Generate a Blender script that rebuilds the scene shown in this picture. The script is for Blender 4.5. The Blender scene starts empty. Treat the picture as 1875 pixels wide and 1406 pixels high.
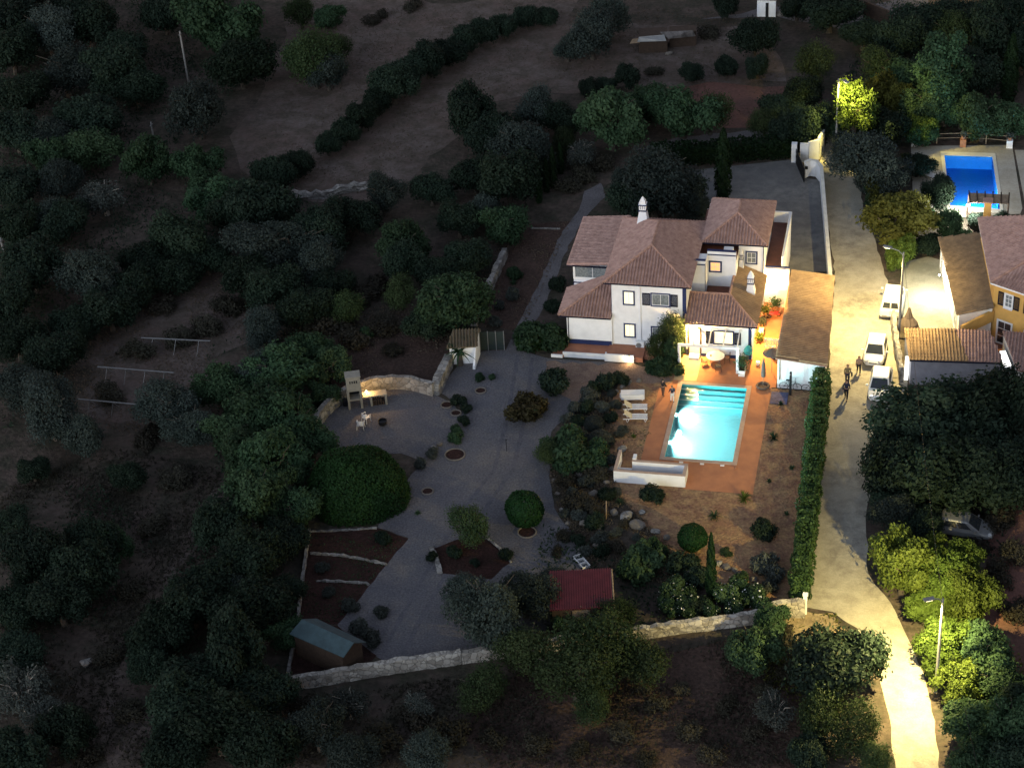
import bpy, bmesh, math, random
import numpy as np
from mathutils import Vector, Matrix
from mathutils.geometry import tessellate_polygon
S = bpy.context.scene
COL = S.collection
R = math.radians
# ------------------------------------------------------------------ camera
FPX, CXP, CYP, CAMH = 3792.0, 937.5, 703.0, 90.0
TH, ROLL = R(33.5), R(-3.6)
_f = Vector((0, math.cos(TH), -math.sin(TH))); _r = Vector((1, 0, 0)); _u = _r.cross(_f)
_r2 = math.cos(ROLL)*_r + math.sin(ROLL)*_u; _u2 = -math.sin(ROLL)*_r + math.cos(ROLL)*_u
_L = Vector((0.23301601, 0.9724729, 0)); _X = Vector((_L.y, -_L.x, 0)); _O = Vector((10.97206511, 124.85852713, 0))
def _h(v): return Vector((v.dot(_X), v.dot(_L), v.z))
FW, RT, UPV = _h(_f), _h(_r2), _h(_u2)
CAM = _h(Vector((0, 0, 0))-_O); CAM.z = CAMH
cd = bpy.data.cameras.new('camera'); cam = bpy.data.objects.new('camera', cd); COL.objects.link(cam)
cd.sensor_fit = 'HORIZONTAL'; cd.sensor_width = 36; cd.lens = FPX/1875*36; cd.clip_end = 3000; cd.clip_start = 1
m = Matrix((RT, UPV, -FW)).transposed().to_4x4(); m.translation = CAM; cam.matrix_world = m
S.camera = cam
# ------------------------------------------------------------------ sky and afterglow (dusk)
W = bpy.data.worlds.new('World'); S.world = W; W.use_nodes = True
nt = W.node_tree; bg = nt.nodes['Background']
sky = nt.nodes.new('ShaderNodeTexSky'); sky.sky_type = 'NISHITA'; sky.sun_disc = False
sky.sun_elevation = R(-2.0); sky.sun_rotation = R(205); sky.altitude = 100
nt.links.new(sky.outputs[0], bg.inputs[0]); bg.inputs[1].default_value = 3.5
sl = bpy.data.lights.new('afterglow', 'SUN'); so = bpy.data.objects.new('afterglow', sl); COL.objects.link(so)
sl.energy = 2.15; sl.angle = R(50); sl.color = (0.80, 0.88, 1.0)
so.rotation_euler = (R(79), 0, R(-22))
S.view_settings.view_transform = 'Standard'; S.view_settings.look = 'None'
S.view_settings.exposure = 0.0; S.view_settings.gamma = 1.0
S.cycles.max_bounces = 5; S.cycles.diffuse_bounces = 2; S.cycles.transparent_max_bounces = 8
S.cycles.sample_clamp_indirect = 3.0; S.cycles.sample_clamp_direct = 0
S.cycles.caustics_reflective = False; S.cycles.caustics_refractive = False
rnd = random.Random(7)

def at(px, py, z=0.0):
    d = FW + RT*((px-CXP)/FPX) - UPV*((py-CYP)/FPX)
    t = (z-CAM.z)/d.z
    return CAM + d*t
def at2(px, py, z=0.0):
    p = at(px, py, z); return (p.x, p.y)
def pix(p):
    v = Vector(p)-CAM; w = v.dot(FW)
    return (CXP+FPX*v.dot(RT)/w, CYP-FPX*v.dot(UPV)/w)
def mpp(px, py):                      # metres per photo pixel there
    return (at(px, py, 0)-CAM).dot(FW)/FPX

# ------------------------------------------------------------------ materials
def mat(name, col, rough=0.85, var=0.15, scale=3.0, bump=0.0, bscale=20.0, spec=0.3, metal=0.0, col2=None, emit=None, es=0.0, objrand=0.0, coord='Object', detail=6.0, fac_lo=0.35, fac_hi=0.65):
    m = bpy.data.materials.new(name); m.use_nodes = True
    n = m.node_tree.nodes; l = m.node_tree.links; b = n['Principled BSDF']
    b.inputs['Roughness'].default_value = rough; b.inputs['Metallic'].default_value = metal
    b.inputs['Specular IOR Level'].default_value = spec
    tc = n.new('ShaderNodeTexCoord')
    c2 = col2 or tuple(max(0, c*(1-2*var)) for c in col)
    nz = n.new('ShaderNodeTexNoise'); nz.inputs['Scale'].default_value = scale; nz.inputs['Detail'].default_value = detail
    nz.inputs['Roughness'].default_value = 0.65
    l.new(tc.outputs[coord], nz.inputs['Vector'])
    rp = n.new('ShaderNodeValToRGB'); l.new(nz.outputs['Fac'], rp.inputs['Fac'])
    rp.color_ramp.elements[0].position = fac_lo; rp.color_ramp.elements[1].position = fac_hi
    rp.color_ramp.elements[0].color = (*c2, 1); rp.color_ramp.elements[1].color = (*col, 1)
    out = rp.outputs['Color']
    if objrand:
        oi = n.new('ShaderNodeObjectInfo'); mr = n.new('ShaderNodeMapRange')
        mr.inputs['To Min'].default_value = 1-objrand; mr.inputs['To Max'].default_value = 1+objrand
        l.new(oi.outputs['Random'], mr.inputs['Value'])
        mx = n.new('ShaderNodeVectorMath'); mx.operation = 'SCALE'
        l.new(out, mx.inputs[0]); l.new(mr.outputs[0], mx.inputs['Scale']); out = mx.outputs[0]
    l.new(out, b.inputs['Base Color'])
    if bump:
        n2 = n.new('ShaderNodeTexNoise'); n2.inputs['Scale'].default_value = bscale; n2.inputs['Detail'].default_value = 4
        l.new(tc.outputs[coord], n2.inputs['Vector'])
        bp = n.new('ShaderNodeBump'); bp.inputs['Strength'].default_value = bump; bp.inputs['Distance'].default_value = 0.1
        l.new(n2.outputs['Fac'], bp.inputs['Height']); l.new(bp.outputs[0], b.inputs['Normal'])
    if emit:
        b.inputs['Emission Color'].default_value = (*emit, 1); b.inputs['Emission Strength'].default_value = es
    return m
def patchy(name, cols, scales, bump=0.5, bscale=6.0, rough=0.95, speck=None):
    """soil / ground: several colours blended by noises of different size"""
    m = bpy.data.materials.new(name); m.use_nodes = True
    n = m.node_tree.nodes; l = m.node_tree.links; b = n['Principled BSDF']
    b.inputs['Roughness'].default_value = rough; b.inputs['Specular IOR Level'].default_value = 0.1
    tc = n.new('ShaderNodeTexCoord'); prev = None
    for i, c in enumerate(cols):
        rgb = n.new('ShaderNodeRGB'); rgb.outputs[0].default_value = (*c, 1)
        if prev is None: prev = rgb.outputs[0]; continue
        nz = n.new('ShaderNodeTexNoise'); nz.inputs['Scale'].default_value = scales[i-1]; nz.inputs['Detail'].default_value = 8
        nz.inputs['Roughness'].default_value = 0.7
        mp = n.new('ShaderNodeMapping'); mp.inputs['Location'].default_value = (i*37.0, i*11.0, i*5.0)
        l.new(tc.outputs['Object'], mp.inputs[0]); l.new(mp.outputs[0], nz.inputs['Vector'])
        mr = n.new('ShaderNodeMapRange'); mr.inputs['From Min'].default_value = 0.42; mr.inputs['From Max'].default_value = 0.6
        l.new(nz.outputs['Fac'], mr.inputs['Value'])
        mx = n.new('ShaderNodeMix'); mx.data_type = 'RGBA'
        l.new(mr.outputs[0], mx.inputs[0]); l.new(prev, mx.inputs[6]); l.new(rgb.outputs[0], mx.inputs[7])
        prev = mx.outputs[2]
    if speck:
        nz = n.new('ShaderNodeTexNoise'); nz.inputs['Scale'].default_value = speck[0]; nz.inputs['Detail'].default_value = 3
        l.new(tc.outputs['Object'], nz.inputs['Vector'])
        mr = n.new('ShaderNodeMapRange'); mr.inputs['From Min'].default_value = 0.3; mr.inputs['From Max'].default_value = 0.7
        mr.inputs['To Min'].default_value = 1-speck[1]; mr.inputs['To Max'].default_value = 1+speck[1]
        l.new(nz.outputs['Fac'], mr.inputs['Value'])
        mv = n.new('ShaderNodeVectorMath'); mv.operation = 'SCALE'; l.new(prev, mv.inputs[0]); l.new(mr.outputs[0], mv.inputs['Scale']); prev = mv.outputs[0]
    l.new(prev, b.inputs['Base Color'])
    if bump:
        n2 = n.new('ShaderNodeTexNoise'); n2.inputs['Scale'].default_value = bscale; n2.inputs['Detail'].default_value = 6
        l.new(tc.outputs['Object'], n2.inputs['Vector'])
        bp = n.new('ShaderNodeBump'); bp.inputs['Strength'].default_value = bump; bp.inputs['Distance'].default_value = 0.15
        l.new(n2.outputs['Fac'], bp.inputs['Height']); l.new(bp.outputs[0], b.inputs['Normal'])
    return m
def rubble(name, c1, c2, scale):
    m = bpy.data.materials.new(name); m.use_nodes = True
    n = m.node_tree.nodes; l = m.node_tree.links; b = n['Principled BSDF']; b.inputs['Roughness'].default_value = .95; b.inputs['Specular IOR Level'].default_value = .1
    tc = n.new('ShaderNodeTexCoord'); nz = n.new('ShaderNodeTexNoise'); nz.inputs['Scale'].default_value = 3; l.new(tc.outputs['Object'], nz.inputs['Vector'])
    mx0 = n.new('ShaderNodeMix'); mx0.data_type = 'VECTOR'; mx0.inputs[0].default_value = .22; l.new(tc.outputs['Object'], mx0.inputs[4]); l.new(nz.outputs['Color'], mx0.inputs[5])
    v1 = n.new('ShaderNodeTexVoronoi'); v1.inputs['Scale'].default_value = scale; l.new(mx0.outputs[1], v1.inputs['Vector'])
    v2 = n.new('ShaderNodeTexVoronoi'); v2.feature = 'DISTANCE_TO_EDGE'; v2.inputs['Scale'].default_value = scale; l.new(mx0.outputs[1], v2.inputs['Vector'])
    sp = n.new('ShaderNodeSeparateColor'); l.new(v1.outputs['Color'], sp.inputs[0])
    mx = n.new('ShaderNodeMix'); mx.data_type = 'RGBA'; mx.inputs[6].default_value = (*c2, 1); mx.inputs[7].default_value = (*c1, 1); l.new(sp.outputs[0], mx.inputs[0])
    mr = n.new('ShaderNodeMapRange'); mr.inputs['From Max'].default_value = .07; mr.inputs['To Min'].default_value = .65; l.new(v2.outputs['Distance'], mr.inputs['Value'])
    sc = n.new('ShaderNodeVectorMath'); sc.operation = 'SCALE'; l.new(mx.outputs[2], sc.inputs[0]); l.new(mr.outputs[0], sc.inputs['Scale']); l.new(sc.outputs[0], b.inputs['Base Color'])
    bp = n.new('ShaderNodeBump'); bp.inputs['Strength'].default_value = .9; bp.inputs['Distance'].default_value = .12; l.new(mr.outputs[0], bp.inputs['Height']); l.new(bp.outputs[0], b.inputs['Normal'])
    return m
def foliage(name, c_lo, c_hi, scale=1.2, transl=0.4, rough=0.6):
    m = bpy.data.materials.new(name); m.use_nodes = True
    n = m.node_tree.nodes; l = m.node_tree.links; b = n['Principled BSDF']
    b.inputs['Roughness'].default_value = rough; b.inputs['Specular IOR Level'].default_value = 0.12
    tc = n.new('ShaderNodeTexCoord'); oi = n.new('ShaderNodeObjectInfo')
    nz = n.new('ShaderNodeTexNoise'); nz.inputs['Scale'].default_value = scale; nz.inputs['Detail'].default_value = 6
    nz.inputs['Roughness'].default_value = 0.8
    ad = n.new('ShaderNodeVectorMath'); ad.operation = 'ADD'
    sc = n.new('ShaderNodeVectorMath'); sc.operation = 'SCALE'; sc.inputs[0].default_value = (50, 20, 30)
    l.new(oi.outputs['Random'], sc.inputs['Scale']); l.new(tc.outputs['Object'], ad.inputs[0]); l.new(sc.outputs[0], ad.inputs[1])
    l.new(ad.outputs[0], nz.inputs['Vector'])
    rp = n.new('ShaderNodeValToRGB'); l.new(nz.outputs['Fac'], rp.inputs['Fac'])
    rp.color_ramp.elements[0].position = 0.32; rp.color_ramp.elements[1].position = 0.68
    rp.color_ramp.elements[0].color = (*c_lo, 1); rp.color_ramp.elements[1].color = (*c_hi, 1)
    hs = n.new('ShaderNodeHueSaturation')
    mh = n.new('ShaderNodeMapRange'); mh.inputs['To Min'].default_value = 0.485; mh.inputs['To Max'].default_value = 0.515
    mv = n.new('ShaderNodeMapRange'); mv.inputs['To Min'].default_value = 0.7; mv.inputs['To Max'].default_value = 1.3
    fr = n.new('ShaderNodeMath'); fr.operation = 'FRACT'; ml = n.new('ShaderNodeMath'); ml.operation = 'MULTIPLY'; ml.inputs[1].default_value = 7.31
    l.new(oi.outputs['Random'], ml.inputs[0]); l.new(ml.outputs[0], fr.inputs[0])
    l.new(oi.outputs['Random'], mh.inputs['Value']); l.new(fr.outputs[0], mv.inputs['Value'])
    l.new(mh.outputs[0], hs.inputs['Hue']); l.new(mv.outputs[0], hs.inputs['Value']); l.new(rp.outputs[0], hs.inputs['Color'])
    l.new(hs.outputs[0], b.inputs['Base Color'])
    tr = n.new('ShaderNodeBsdfTranslucent'); l.new(hs.outputs[0], tr.inputs['Color'])
    ms = n.new('ShaderNodeMixShader'); ms.inputs[0].default_value = transl
    l.new(b.outputs[0], ms.inputs[1]); l.new(tr.outputs[0], ms.inputs[2])
    l.new(ms.outputs[0], n['Material Output'].inputs['Surface'])
    return m
def emis(name, col, s):
    return mat(name, tuple(min(.8, c) for c in col), emit=col, es=s, var=0.05)

M = {}
M['stucco'] = mat('white_stucco', (.78, .78, .79), .9, .09, .7, .2, 30, fac_lo=.3, fac_hi=.6)
M['stucco_side'] = mat('cream_stucco', (.70, .68, .62), .9, .1, 1.2, .15, 30)
M['navy'] = mat('navy_paint', (.015, .025, .09), .7, .1, 2)
M['dark'] = mat('dark_shutter', (.010, .012, .026), .85, .1, 5, spec=.08)
M['tile'] = mat('clay_tile', (.42, .275, .235), .9, .25, 2.2, .2, 40, col2=(.27, .17, .145), spec=.15)
M['tile_old'] = mat('old_clay_tile', (.34, .235, .135), .9, .25, 1.6, .2, 40, col2=(.23, .155, .095), spec=.15)
M['tile_dull'] = mat('dull_annex_tile', (.21, .15, .095), .9, .25, 1.6, .2, 40, col2=(.13, .095, .065), spec=.1)
M['tile_moss'] = mat('mossy_tile', (.15, .11, .075), .95, .25, 2.5, .2, 40, col2=(.08, .075, .05), spec=.1)
M['ridge'] = mat('ridge_tile', (.42, .25, .19), .85, .2, 3)
M['terracotta'] = mat('terracotta_paving', (.36, .15, .085), .75, .15, 1.2, .1, 12, col2=(.26, .11, .07))
M['brownfloor'] = mat('dark_red_floor', (.13, .05, .035), .7, .15, 1.5)
M['coping'] = mat('pool_coping', (.46, .33, .25), .8, .12, 2)
M['deck'] = mat('pool_deck_tiles', (.46, .19, .085), .8, .15, .8, .08, 10, col2=(.35, .14, .07))
M['white_metal'] = mat('white_metal', (.75, .75, .74), .45, .04, 5)
M['white_plastic'] = mat('white_plastic', (.74, .73, .72), .4, .05, 3)
M['cream_cushion'] = mat('cream_fabric', (.66, .56, .38), .9, .08, 4)
M['glass_dark'] = mat('dark_glass', (.03, .035, .04), .08, .1, 2, spec=.8)
M['glass_grey'] = mat('grey_curtained_glass', (.22, .25, .26), .12, .25, 6, spec=.7)
M['lit_warm'] = emis('lit_window_warm', (1.0, .78, .42), 1.35)
M['lit_orange'] = emis('lit_window_orange', (1.0, .42, .16), 1.1)
M['wall_glow_white'] = emis('wall_glow_white', (1.0, 1.0, .92), 2.0)  # emission standing for lamplight on white walls
M['bulb_warm'] = emis('bulb_warm', (1.0, .75, .35), 14)
M['bulb_white'] = emis('bulb_white', (1.0, 1.0, .9), 14)
M['bulb_yellow'] = emis('bulb_yellow', (1.0, .86, .45), 6)
M['concrete'] = mat('pole_concrete', (.22, .215, .205), .9, .12, 2)
M['galv'] = mat('grey_metal', (.22, .22, .22), .5, .1, 4, metal=.3)
M['black'] = mat('black_paint', (.012, .012, .014), .5, .1, 4)
M['rubber'] = mat('tyre_rubber', (.02, .02, .02), .85, .1, 6)
M['road'] = patchy('road_concrete', [(.31, .285, .23), (.22, .20, .165), (.35, .325, .265)], [.22, .9], .25, 5, .9, speck=(9, .10))
M['drive'] = patchy('driveway_concrete', [(.15, .145, .14), (.19, .185, .175), (.12, .118, .118)], [.15, .8], .15, 8, .9, speck=(12, .06))
M['gravel'] = patchy('grey_gravel', [(.120, .116, .128), (.092, .089, .100), (.142, .130, .126), (.107,.104,.112)], [.12, .4, 1.3], .5, 9, .95, speck=(7, .28))
M['gravelbrown'] = patchy('brown_gravel', [(.20, .135, .105), (.155, .105, .085), (.235, .165, .125)], [.2, .9], .7, 6, .95, speck=(8, .25))
M['poolsoil'] = patchy('red_gravel_bed', [(.25, .14, .085), (.18, .10, .068), (.31, .20, .105)], [.3, 1.2], .8, 5, .95, speck=(5, .28))
M['track'] = patchy('gravel_track', [(.108, .104, .115), (.086, .083, .093)], [1.2], .4, 9, .95, speck=(7, .25))
M['path'] = patchy('grey_path', [(.135, .125, .13), (.105, .098, .10)], [.5], .4, 8, .95, speck=(6, .2))
M['ground'] = patchy('dry_ground', [(.078, .058, .049), (.056, .044, .037), (.088, .068, .056), (.040, .038, .028)], [.035, .12, .45], .9, 2.2, .97, speck=(2.5, .22))
M['field'] = patchy('dry_field', [(.122, .088, .076), (.094, .069, .059), (.128, .103, .092), (.074,.060,.048)], [.05, .25, .6], .6, 3, .97, speck=(3.5, .15))
M['redfield'] = patchy('red_field', [(.15, .075, .06), (.11, .062, .05)], [.15], .6, 3, .97, speck=(3.5, .15))
M['soil'] = patchy('dark_red_soil', [(.040, .020, .017), (.028, .016, .013)], [.8], .9, 5, .97, speck=(5, .3))
M['soil2'] = patchy('brown_soil', [(.07, .045, .036), (.05, .034, .028)], [.5], .9, 4, .97, speck=(4, .3))
M['court'] = patchy('courtyard_paving', [(.30, .29, .24), (.20, .20, .16)], [.3], .15, 6, .9, speck=(8, .1))
M['npool_deck'] = patchy('stone_pool_deck', [(.40, .37, .31), (.32, .29, .23)], [.4], .15, 6, .9, speck=(6, .1))
M['blue_tile'] = mat('pool_blue_tile', (.15, .60, .64), .5, .05, 3)
M['blue_deep'] = mat('pool_deep_blue_tile', (.015, .22, .66), .5, .05, 3)
M['pool_step'] = mat('pool_step_tile', (.06, .38, .42), .5, .05, 3)
M['pool_edge'] = mat('pool_step_edge', (.62, .85, .85), .5, .05, 3)
M['yellow'] = mat('ochre_render', (.62, .36, .10), .9, .08, 1.2, .1, 20)
M['stone'] = rubble('rubble_stone', (.30, .285, .265), (.15, .14, .13), 3.0)
M['rock'] = mat('boulder_rock', (.17, .15, .13), .95, .3, 1.5, .8, 4, col2=(.12, .105, .09))
M['palestone'] = mat('pale_block_stone', (.26, .24, .20), .9, .12, 3, .3, 12)
M['palerubble'] = rubble('pale_rubble', (.42, .39, .345), (.22, .20, .175), 3.4)
M['redroof'] = mat('red_sheet_metal', (.13, .022, .03), .6, .15, 2)
M['greenroof'] = mat('blue_green_felt', (.045, .075, .085), .8, .15, 2)
M['darkwood'] = mat('dark_wood', (.055, .035, .024), .8, .2, 4)
M['wood'] = mat('weathered_wood', (.28, .20, .13), .85, .2, 4)
M['trunk'] = mat('bark', (.085, .07, .055), .95, .25, 4, .6, 12)
M['paletrunk'] = mat('pale_bark', (.30, .27, .23), .95, .2, 4, .6, 12)
M['car_white'] = mat('white_car_paint', (.78, .77, .72), .25, .03, 1, spec=.6)
M['car_silver'] = mat('silver_car_paint', (.15, .155, .16), .3, .04, 1, spec=.6)
M['headlight'] = mat('clear_headlight', (.55, .56, .56), .15, .1, 6, spec=.8)
M['redlight'] = mat('red_tail_light', (.35, .02, .015), .25, .1, 6, spec=.6)
M['teal'] = mat('teal_fabric', (.03, .26, .32), .8, .1, 3)
M['clay'] = mat('clay_pot', (.35, .16, .09), .85, .15, 4)
M['fabric_grey'] = mat('grey_brown_fabric', (.11, .085, .075), .9, .15, 4)
M['bluefloor'] = mat('blue_painted_floor', (.10, .11, .22), .8, .3, 2.5)
M['skin'] = mat('skin', (.48, .27, .18), .6, .05, 8)
M['hair_dark'] = mat('dark_hair', (.025, .017, .012), .7, .1, 9)
M['hair_fair'] = mat('fair_hair', (.25, .15, .07), .7, .1, 9)
M['cloth_olive'] = mat('tan_cloth', (.30, .23, .11), .9, .12, 5)
M['cloth_black'] = mat('black_cloth', (.015, .015, .018), .9, .1, 5)
M['cloth_navy'] = mat('navy_cloth', (.03, .035, .06), .9, .1, 5)
M['cloth_pink'] = mat('dusty_pink_cloth', (.33, .22, .17), .9, .1, 5)
M['cloth_white'] = mat('white_cloth', (.70, .68, .64), .9, .06, 5)
M['cloth_brown'] = mat('brown_cloth', (.12, .07, .05), .9, .1, 5)
M['flower'] = mat('white_flower', (.75, .74, .70), .8, .05, 5)
# foliage
M['f_carob'] = foliage('carob_leaves', (.012, .024, .016), (.028, .046, .029))
M['f_olive'] = foliage('olive_leaves', (.026, .038, .032), (.056, .074, .064))
M['f_leafy'] = foliage('broad_leaves', (.020, .044, .022), (.056, .102, .050))
M['f_almond'] = foliage('almond_leaves', (.018, .033, .014), (.058, .085, .034))
M['f_grey'] = foliage('grey_leaves', (.040, .048, .043), (.088, .102, .090))
M['f_dark'] = foliage('dark_leaves', (.006, .016, .007), (.020, .042, .014))
M['f_topiary'] = foliage('clipped_leaves', (.011, .032, .010), (.022, .062, .017), scale=2.5)
M['f_red'] = foliage('reddish_leaves', (.030, .022, .014), (.070, .060, .024))
M['f_hedge'] = foliage('hedge_leaves', (.026, .050, .018), (.064, .105, .036))
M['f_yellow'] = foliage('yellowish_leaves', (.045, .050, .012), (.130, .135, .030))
M['f_lime_lamplit'] = foliage('lamplit_lime_leaves', (.035, .060, .012), (.105, .150, .030))  # yellow lamplight put into the leaf colour; a few yellow-green plants share it
M['f_dry'] = foliage('dry_grass', (.075, .058, .042), (.13, .10, .072))
M['f_scrub'] = foliage('dry_scrub', (.032, .032, .024), (.066, .060, .044))
M['f_twig'] = foliage('grey_twigs', (.07, .065, .062), (.14, .13, .125))

# ------------------------------------------------------------------ mesh helpers
class MB:
    def __init__(s): s.v = []; s.f = []
    def add(s, vs, fs):
        o = len(s.v); s.v += [tuple(v) for v in vs]; s.f += [tuple(i+o for i in f) for f in fs]; return s
    def box(s, x0, x1, y0, y1, z0, z1):
        return s.add([(x0,y0,z0),(x1,y0,z0),(x1,y1,z0),(x0,y1,z0),(x0,y0,z1),(x1,y0,z1),(x1,y1,z1),(x0,y1,z1)],
                     [(0,3,2,1),(4,5,6,7),(0,1,5,4),(1,2,6,5),(2,3,7,6),(3,0,4,7)])
    def obox(s, c, size, rz=0.0, tilt=None):
        hx, hy, hz = size[0]/2, size[1]/2, size[2]/2
        m = Matrix.Rotation(rz, 3, 'Z')
        if tilt: m = m @ Matrix.Rotation(tilt[1], 3, tilt[0])
        vs = [Vector(c)+m@Vector((a*hx, b*hy, d*hz)) for d in (-1,1) for (a,b) in ((-1,-1),(1,-1),(1,1),(-1,1))]
        return s.add(vs, [(0,3,2,1),(4,5,6,7),(0,1,5,4),(1,2,6,5),(2,3,7,6),(3,0,4,7)])
    def prism(s, pts, z0, z1):
        n = len(pts); a = sum(pts[i][0]*pts[(i+1)%n][1]-pts[(i+1)%n][0]*pts[i][1] for i in range(n))
        if a < 0: pts = pts[::-1]
        zz0 = z0 if isinstance(z0, (list, tuple)) else [z0]*n; zz1 = z1 if isinstance(z1, (list, tuple)) else [z1]*n
        vs = [(p[0],p[1],zz0[i]) for i,p in enumerate(pts)]+[(p[0],p[1],zz1[i]) for i,p in enumerate(pts)]
        fs = [tuple(range(n-1,-1,-1)), tuple(range(n,2*n))]+[(i,(i+1)%n,n+(i+1)%n,n+i) for i in range(n)]
        return s.add(vs, fs)
    def slab(s, quad, t):               # 3-D polygon given thickness t downwards
        n = len(quad); vs = [tuple(q) for q in quad]+[(q[0],q[1],q[2]-t) for q in quad]
        return s.add(vs, [tuple(range(n)), tuple(range(2*n-1,n-1,-1))]+[(i,n+i,n+(i+1)%n,(i+1)%n) for i in range(n)])
    def tube(s, pts, rs, n=8, cap=True):
        pts = [Vector(p) for p in pts]
        if not isinstance(rs, (list, tuple)): rs = [rs]*len(pts)
        o = len(s.v); prev = None
        for i, p in enumerate(pts):
            d = (pts[min(i+1,len(pts)-1)]-pts[max(i-1,0)]).normalized()
            if prev is None:
                a = Vector((0,0,1)) if abs(d.z) < .9 else Vector((1,0,0)); prev = d.cross(a).normalized()
            u = (prev-d*prev.dot(d)).normalized(); prev = u; w = d.cross(u)
            for k in range(n):
                t = 2*math.pi*k/n; q = p+(u*math.cos(t)+w*math.sin(t))*rs[i]; s.v.append(tuple(q))
        for i in range(len(pts)-1):
            for k in range(n):
                a = o+i*n+k; b = o+i*n+(k+1)%n; s.f.append((a,b,b+n,a+n))
        if cap:
            s.f.append(tuple(o+k for k in range(n-1,-1,-1))); e = o+(len(pts)-1)*n; s.f.append(tuple(e+k for k in range(n)))
        return s
    def lathe(s, c, prof, n=16):
        o = len(s.v)
        for r, z in prof:
            for k in range(n):
                t = 2*math.pi*k/n; s.v.append((c[0]+r*math.cos(t), c[1]+r*math.sin(t), c[2]+z))
        for i in range(len(prof)-1):
            for k in range(n):
                a = o+i*n+k; b = o+i*n+(k+1)%n; s.f.append((a,b,b+n,a+n))
        s.f.append(tuple(o+k for k in range(n-1,-1,-1))); e = o+(len(prof)-1)*n; s.f.append(tuple(e+k for k in range(n)))
        return s
    def torus(s, c, R0, r, axis='Y', n=20, k=6):
        o = len(s.v)
        for i in range(n):
            t = 2*math.pi*i/n
            for j in range(k):
                q = 2*math.pi*j/k; a = R0+r*math.cos(q); h = r*math.sin(q)
                p = {'Y': (a*math.cos(t), h, a*math.sin(t)), 'Z': (a*math.cos(t), a*math.sin(t), h), 'X': (h, a*math.cos(t), a*math.sin(t))}[axis]
                s.v.append((c[0]+p[0], c[1]+p[1], c[2]+p[2]))
        for i in range(n):
            for j in range(k):
                s.f.append((o+i*k+j, o+((i+1)%n)*k+j, o+((i+1)%n)*k+(j+1)%k, o+i*k+(j+1)%k))
        return s
def loc0(o):
    v = Vector((0,0,0))
    while o is not None: v += o.location; o = o.parent
    return v
def tag(o, label=None, cat=None, group=None, kind=None):
    if label: o['label'] = label
    if cat: o['category'] = cat
    if group: o['group'] = group
    if kind: o['kind'] = kind
    return o
def obj(name, mb, mt, parent=None, local=False, smooth=False, bevel=0):
    """local=False: vertices are in world metres and are moved into the parent's frame"""
    me = bpy.data.meshes.new(name)
    vs, fs = (mb.v, mb.f) if isinstance(mb, MB) else mb
    if parent is not None and not local:
        w = loc0(parent); vs = [(v[0]-w.x, v[1]-w.y, v[2]-w.z) for v in vs]
    me.from_pydata([tuple(v) for v in vs], [], fs); me.update()
    me.materials.append(M[mt] if isinstance(mt, str) else mt)
    if smooth: me.polygons.foreach_set('use_smooth', [True]*len(me.polygons))
    o = bpy.data.objects.new(name, me); COL.objects.link(o)
    if parent is not None: o.parent = parent
    if bevel:
        b = o.modifiers.new('bevel', 'BEVEL'); b.width = bevel; b.segments = 2; b.limit_method = 'ANGLE'
    return o
def solo(name, mb, mt, label, cat, group=None, at_=None, **k):
    """a thing that is one mesh: origin moved to its base"""
    vs = mb.v; 
    if at_ is None:
        c = np.array(vs); at_ = (float((c[:,0].min()+c[:,0].max())/2), float((c[:,1].min()+c[:,1].max())/2), float(c[:,2].min()))
    mb.v = [(v[0]-at_[0], v[1]-at_[1], v[2]-at_[2]) for v in vs]
    o = obj(name, mb, mt, **k); o.location = at_
    return tag(o, label, cat, group)
def thing(name, label, cat, loc=(0,0,0), rz=0.0, group=None):
    o = bpy.data.objects.new(name, None); COL.objects.link(o); o.location = loc; o.rotation_euler = (0,0,rz); o.empty_display_size = .3
    return tag(o, label, cat, group)
def struct(name, mb, mt, kind='structure', **k): return tag(obj(name, mb, mt, **k), kind=kind)
def light(name, kind, loc, power, col, parent, size=.12, rot=None, angle=None, blend=.4):
    l = bpy.data.lights.new(name, kind); l.energy = power; l.color = col; l.shadow_soft_size = size
    if kind == 'SPOT': l.spot_size = angle; l.spot_blend = blend
    o = bpy.data.objects.new(name, l); COL.objects.link(o)
    if parent is not None: o.parent = parent; o.location = Vector(loc)-loc0(parent)
    else: o.location = loc
    if rot: o.rotation_euler = rot
    return o
def dup(root, loc, rz=0.0, label=None, group=None, scale=None, cat=None):
    def cp(o, par):
        c = o.copy(); COL.objects.link(c)
        if par is not None: c.parent = par
        for ch in kids[o.name]: cp(ch, c)
        return c
    kids = {}
    def walk(o):
        kids[o.name] = list(o.children)
        for ch in o.children: walk(ch)
    walk(root)
    r = cp(root, None); r.location = loc; r.rotation_euler = (0,0,rz)
    if scale is not None: r.scale = scale if isinstance(scale, tuple) else (scale,)*3
    if label: r['label'] = label
    if group: r['group'] = group
    if cat: r['category'] = cat
    return r
def ragged(pts, amp=.35, step=1.0, seed=1, closed=True):
    r = random.Random(seed); out = []
    n = len(pts)
    for i in range(n if closed else n-1):
        a = Vector((*pts[i][:2], 0)); b = Vector((*pts[(i+1)%n][:2], 0)); d = b-a; k = max(1, int(d.length/step))
        nn = Vector((-d.y, d.x, 0)).normalized() if d.length > 0 else d
        for j in range(k):
            q = a+d*(j/k)+nn*(r.uniform(-amp, amp) if j else 0); out.append((q.x, q.y))
    if not closed: out.append(tuple(pts[-1][:2]))
    return out
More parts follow.
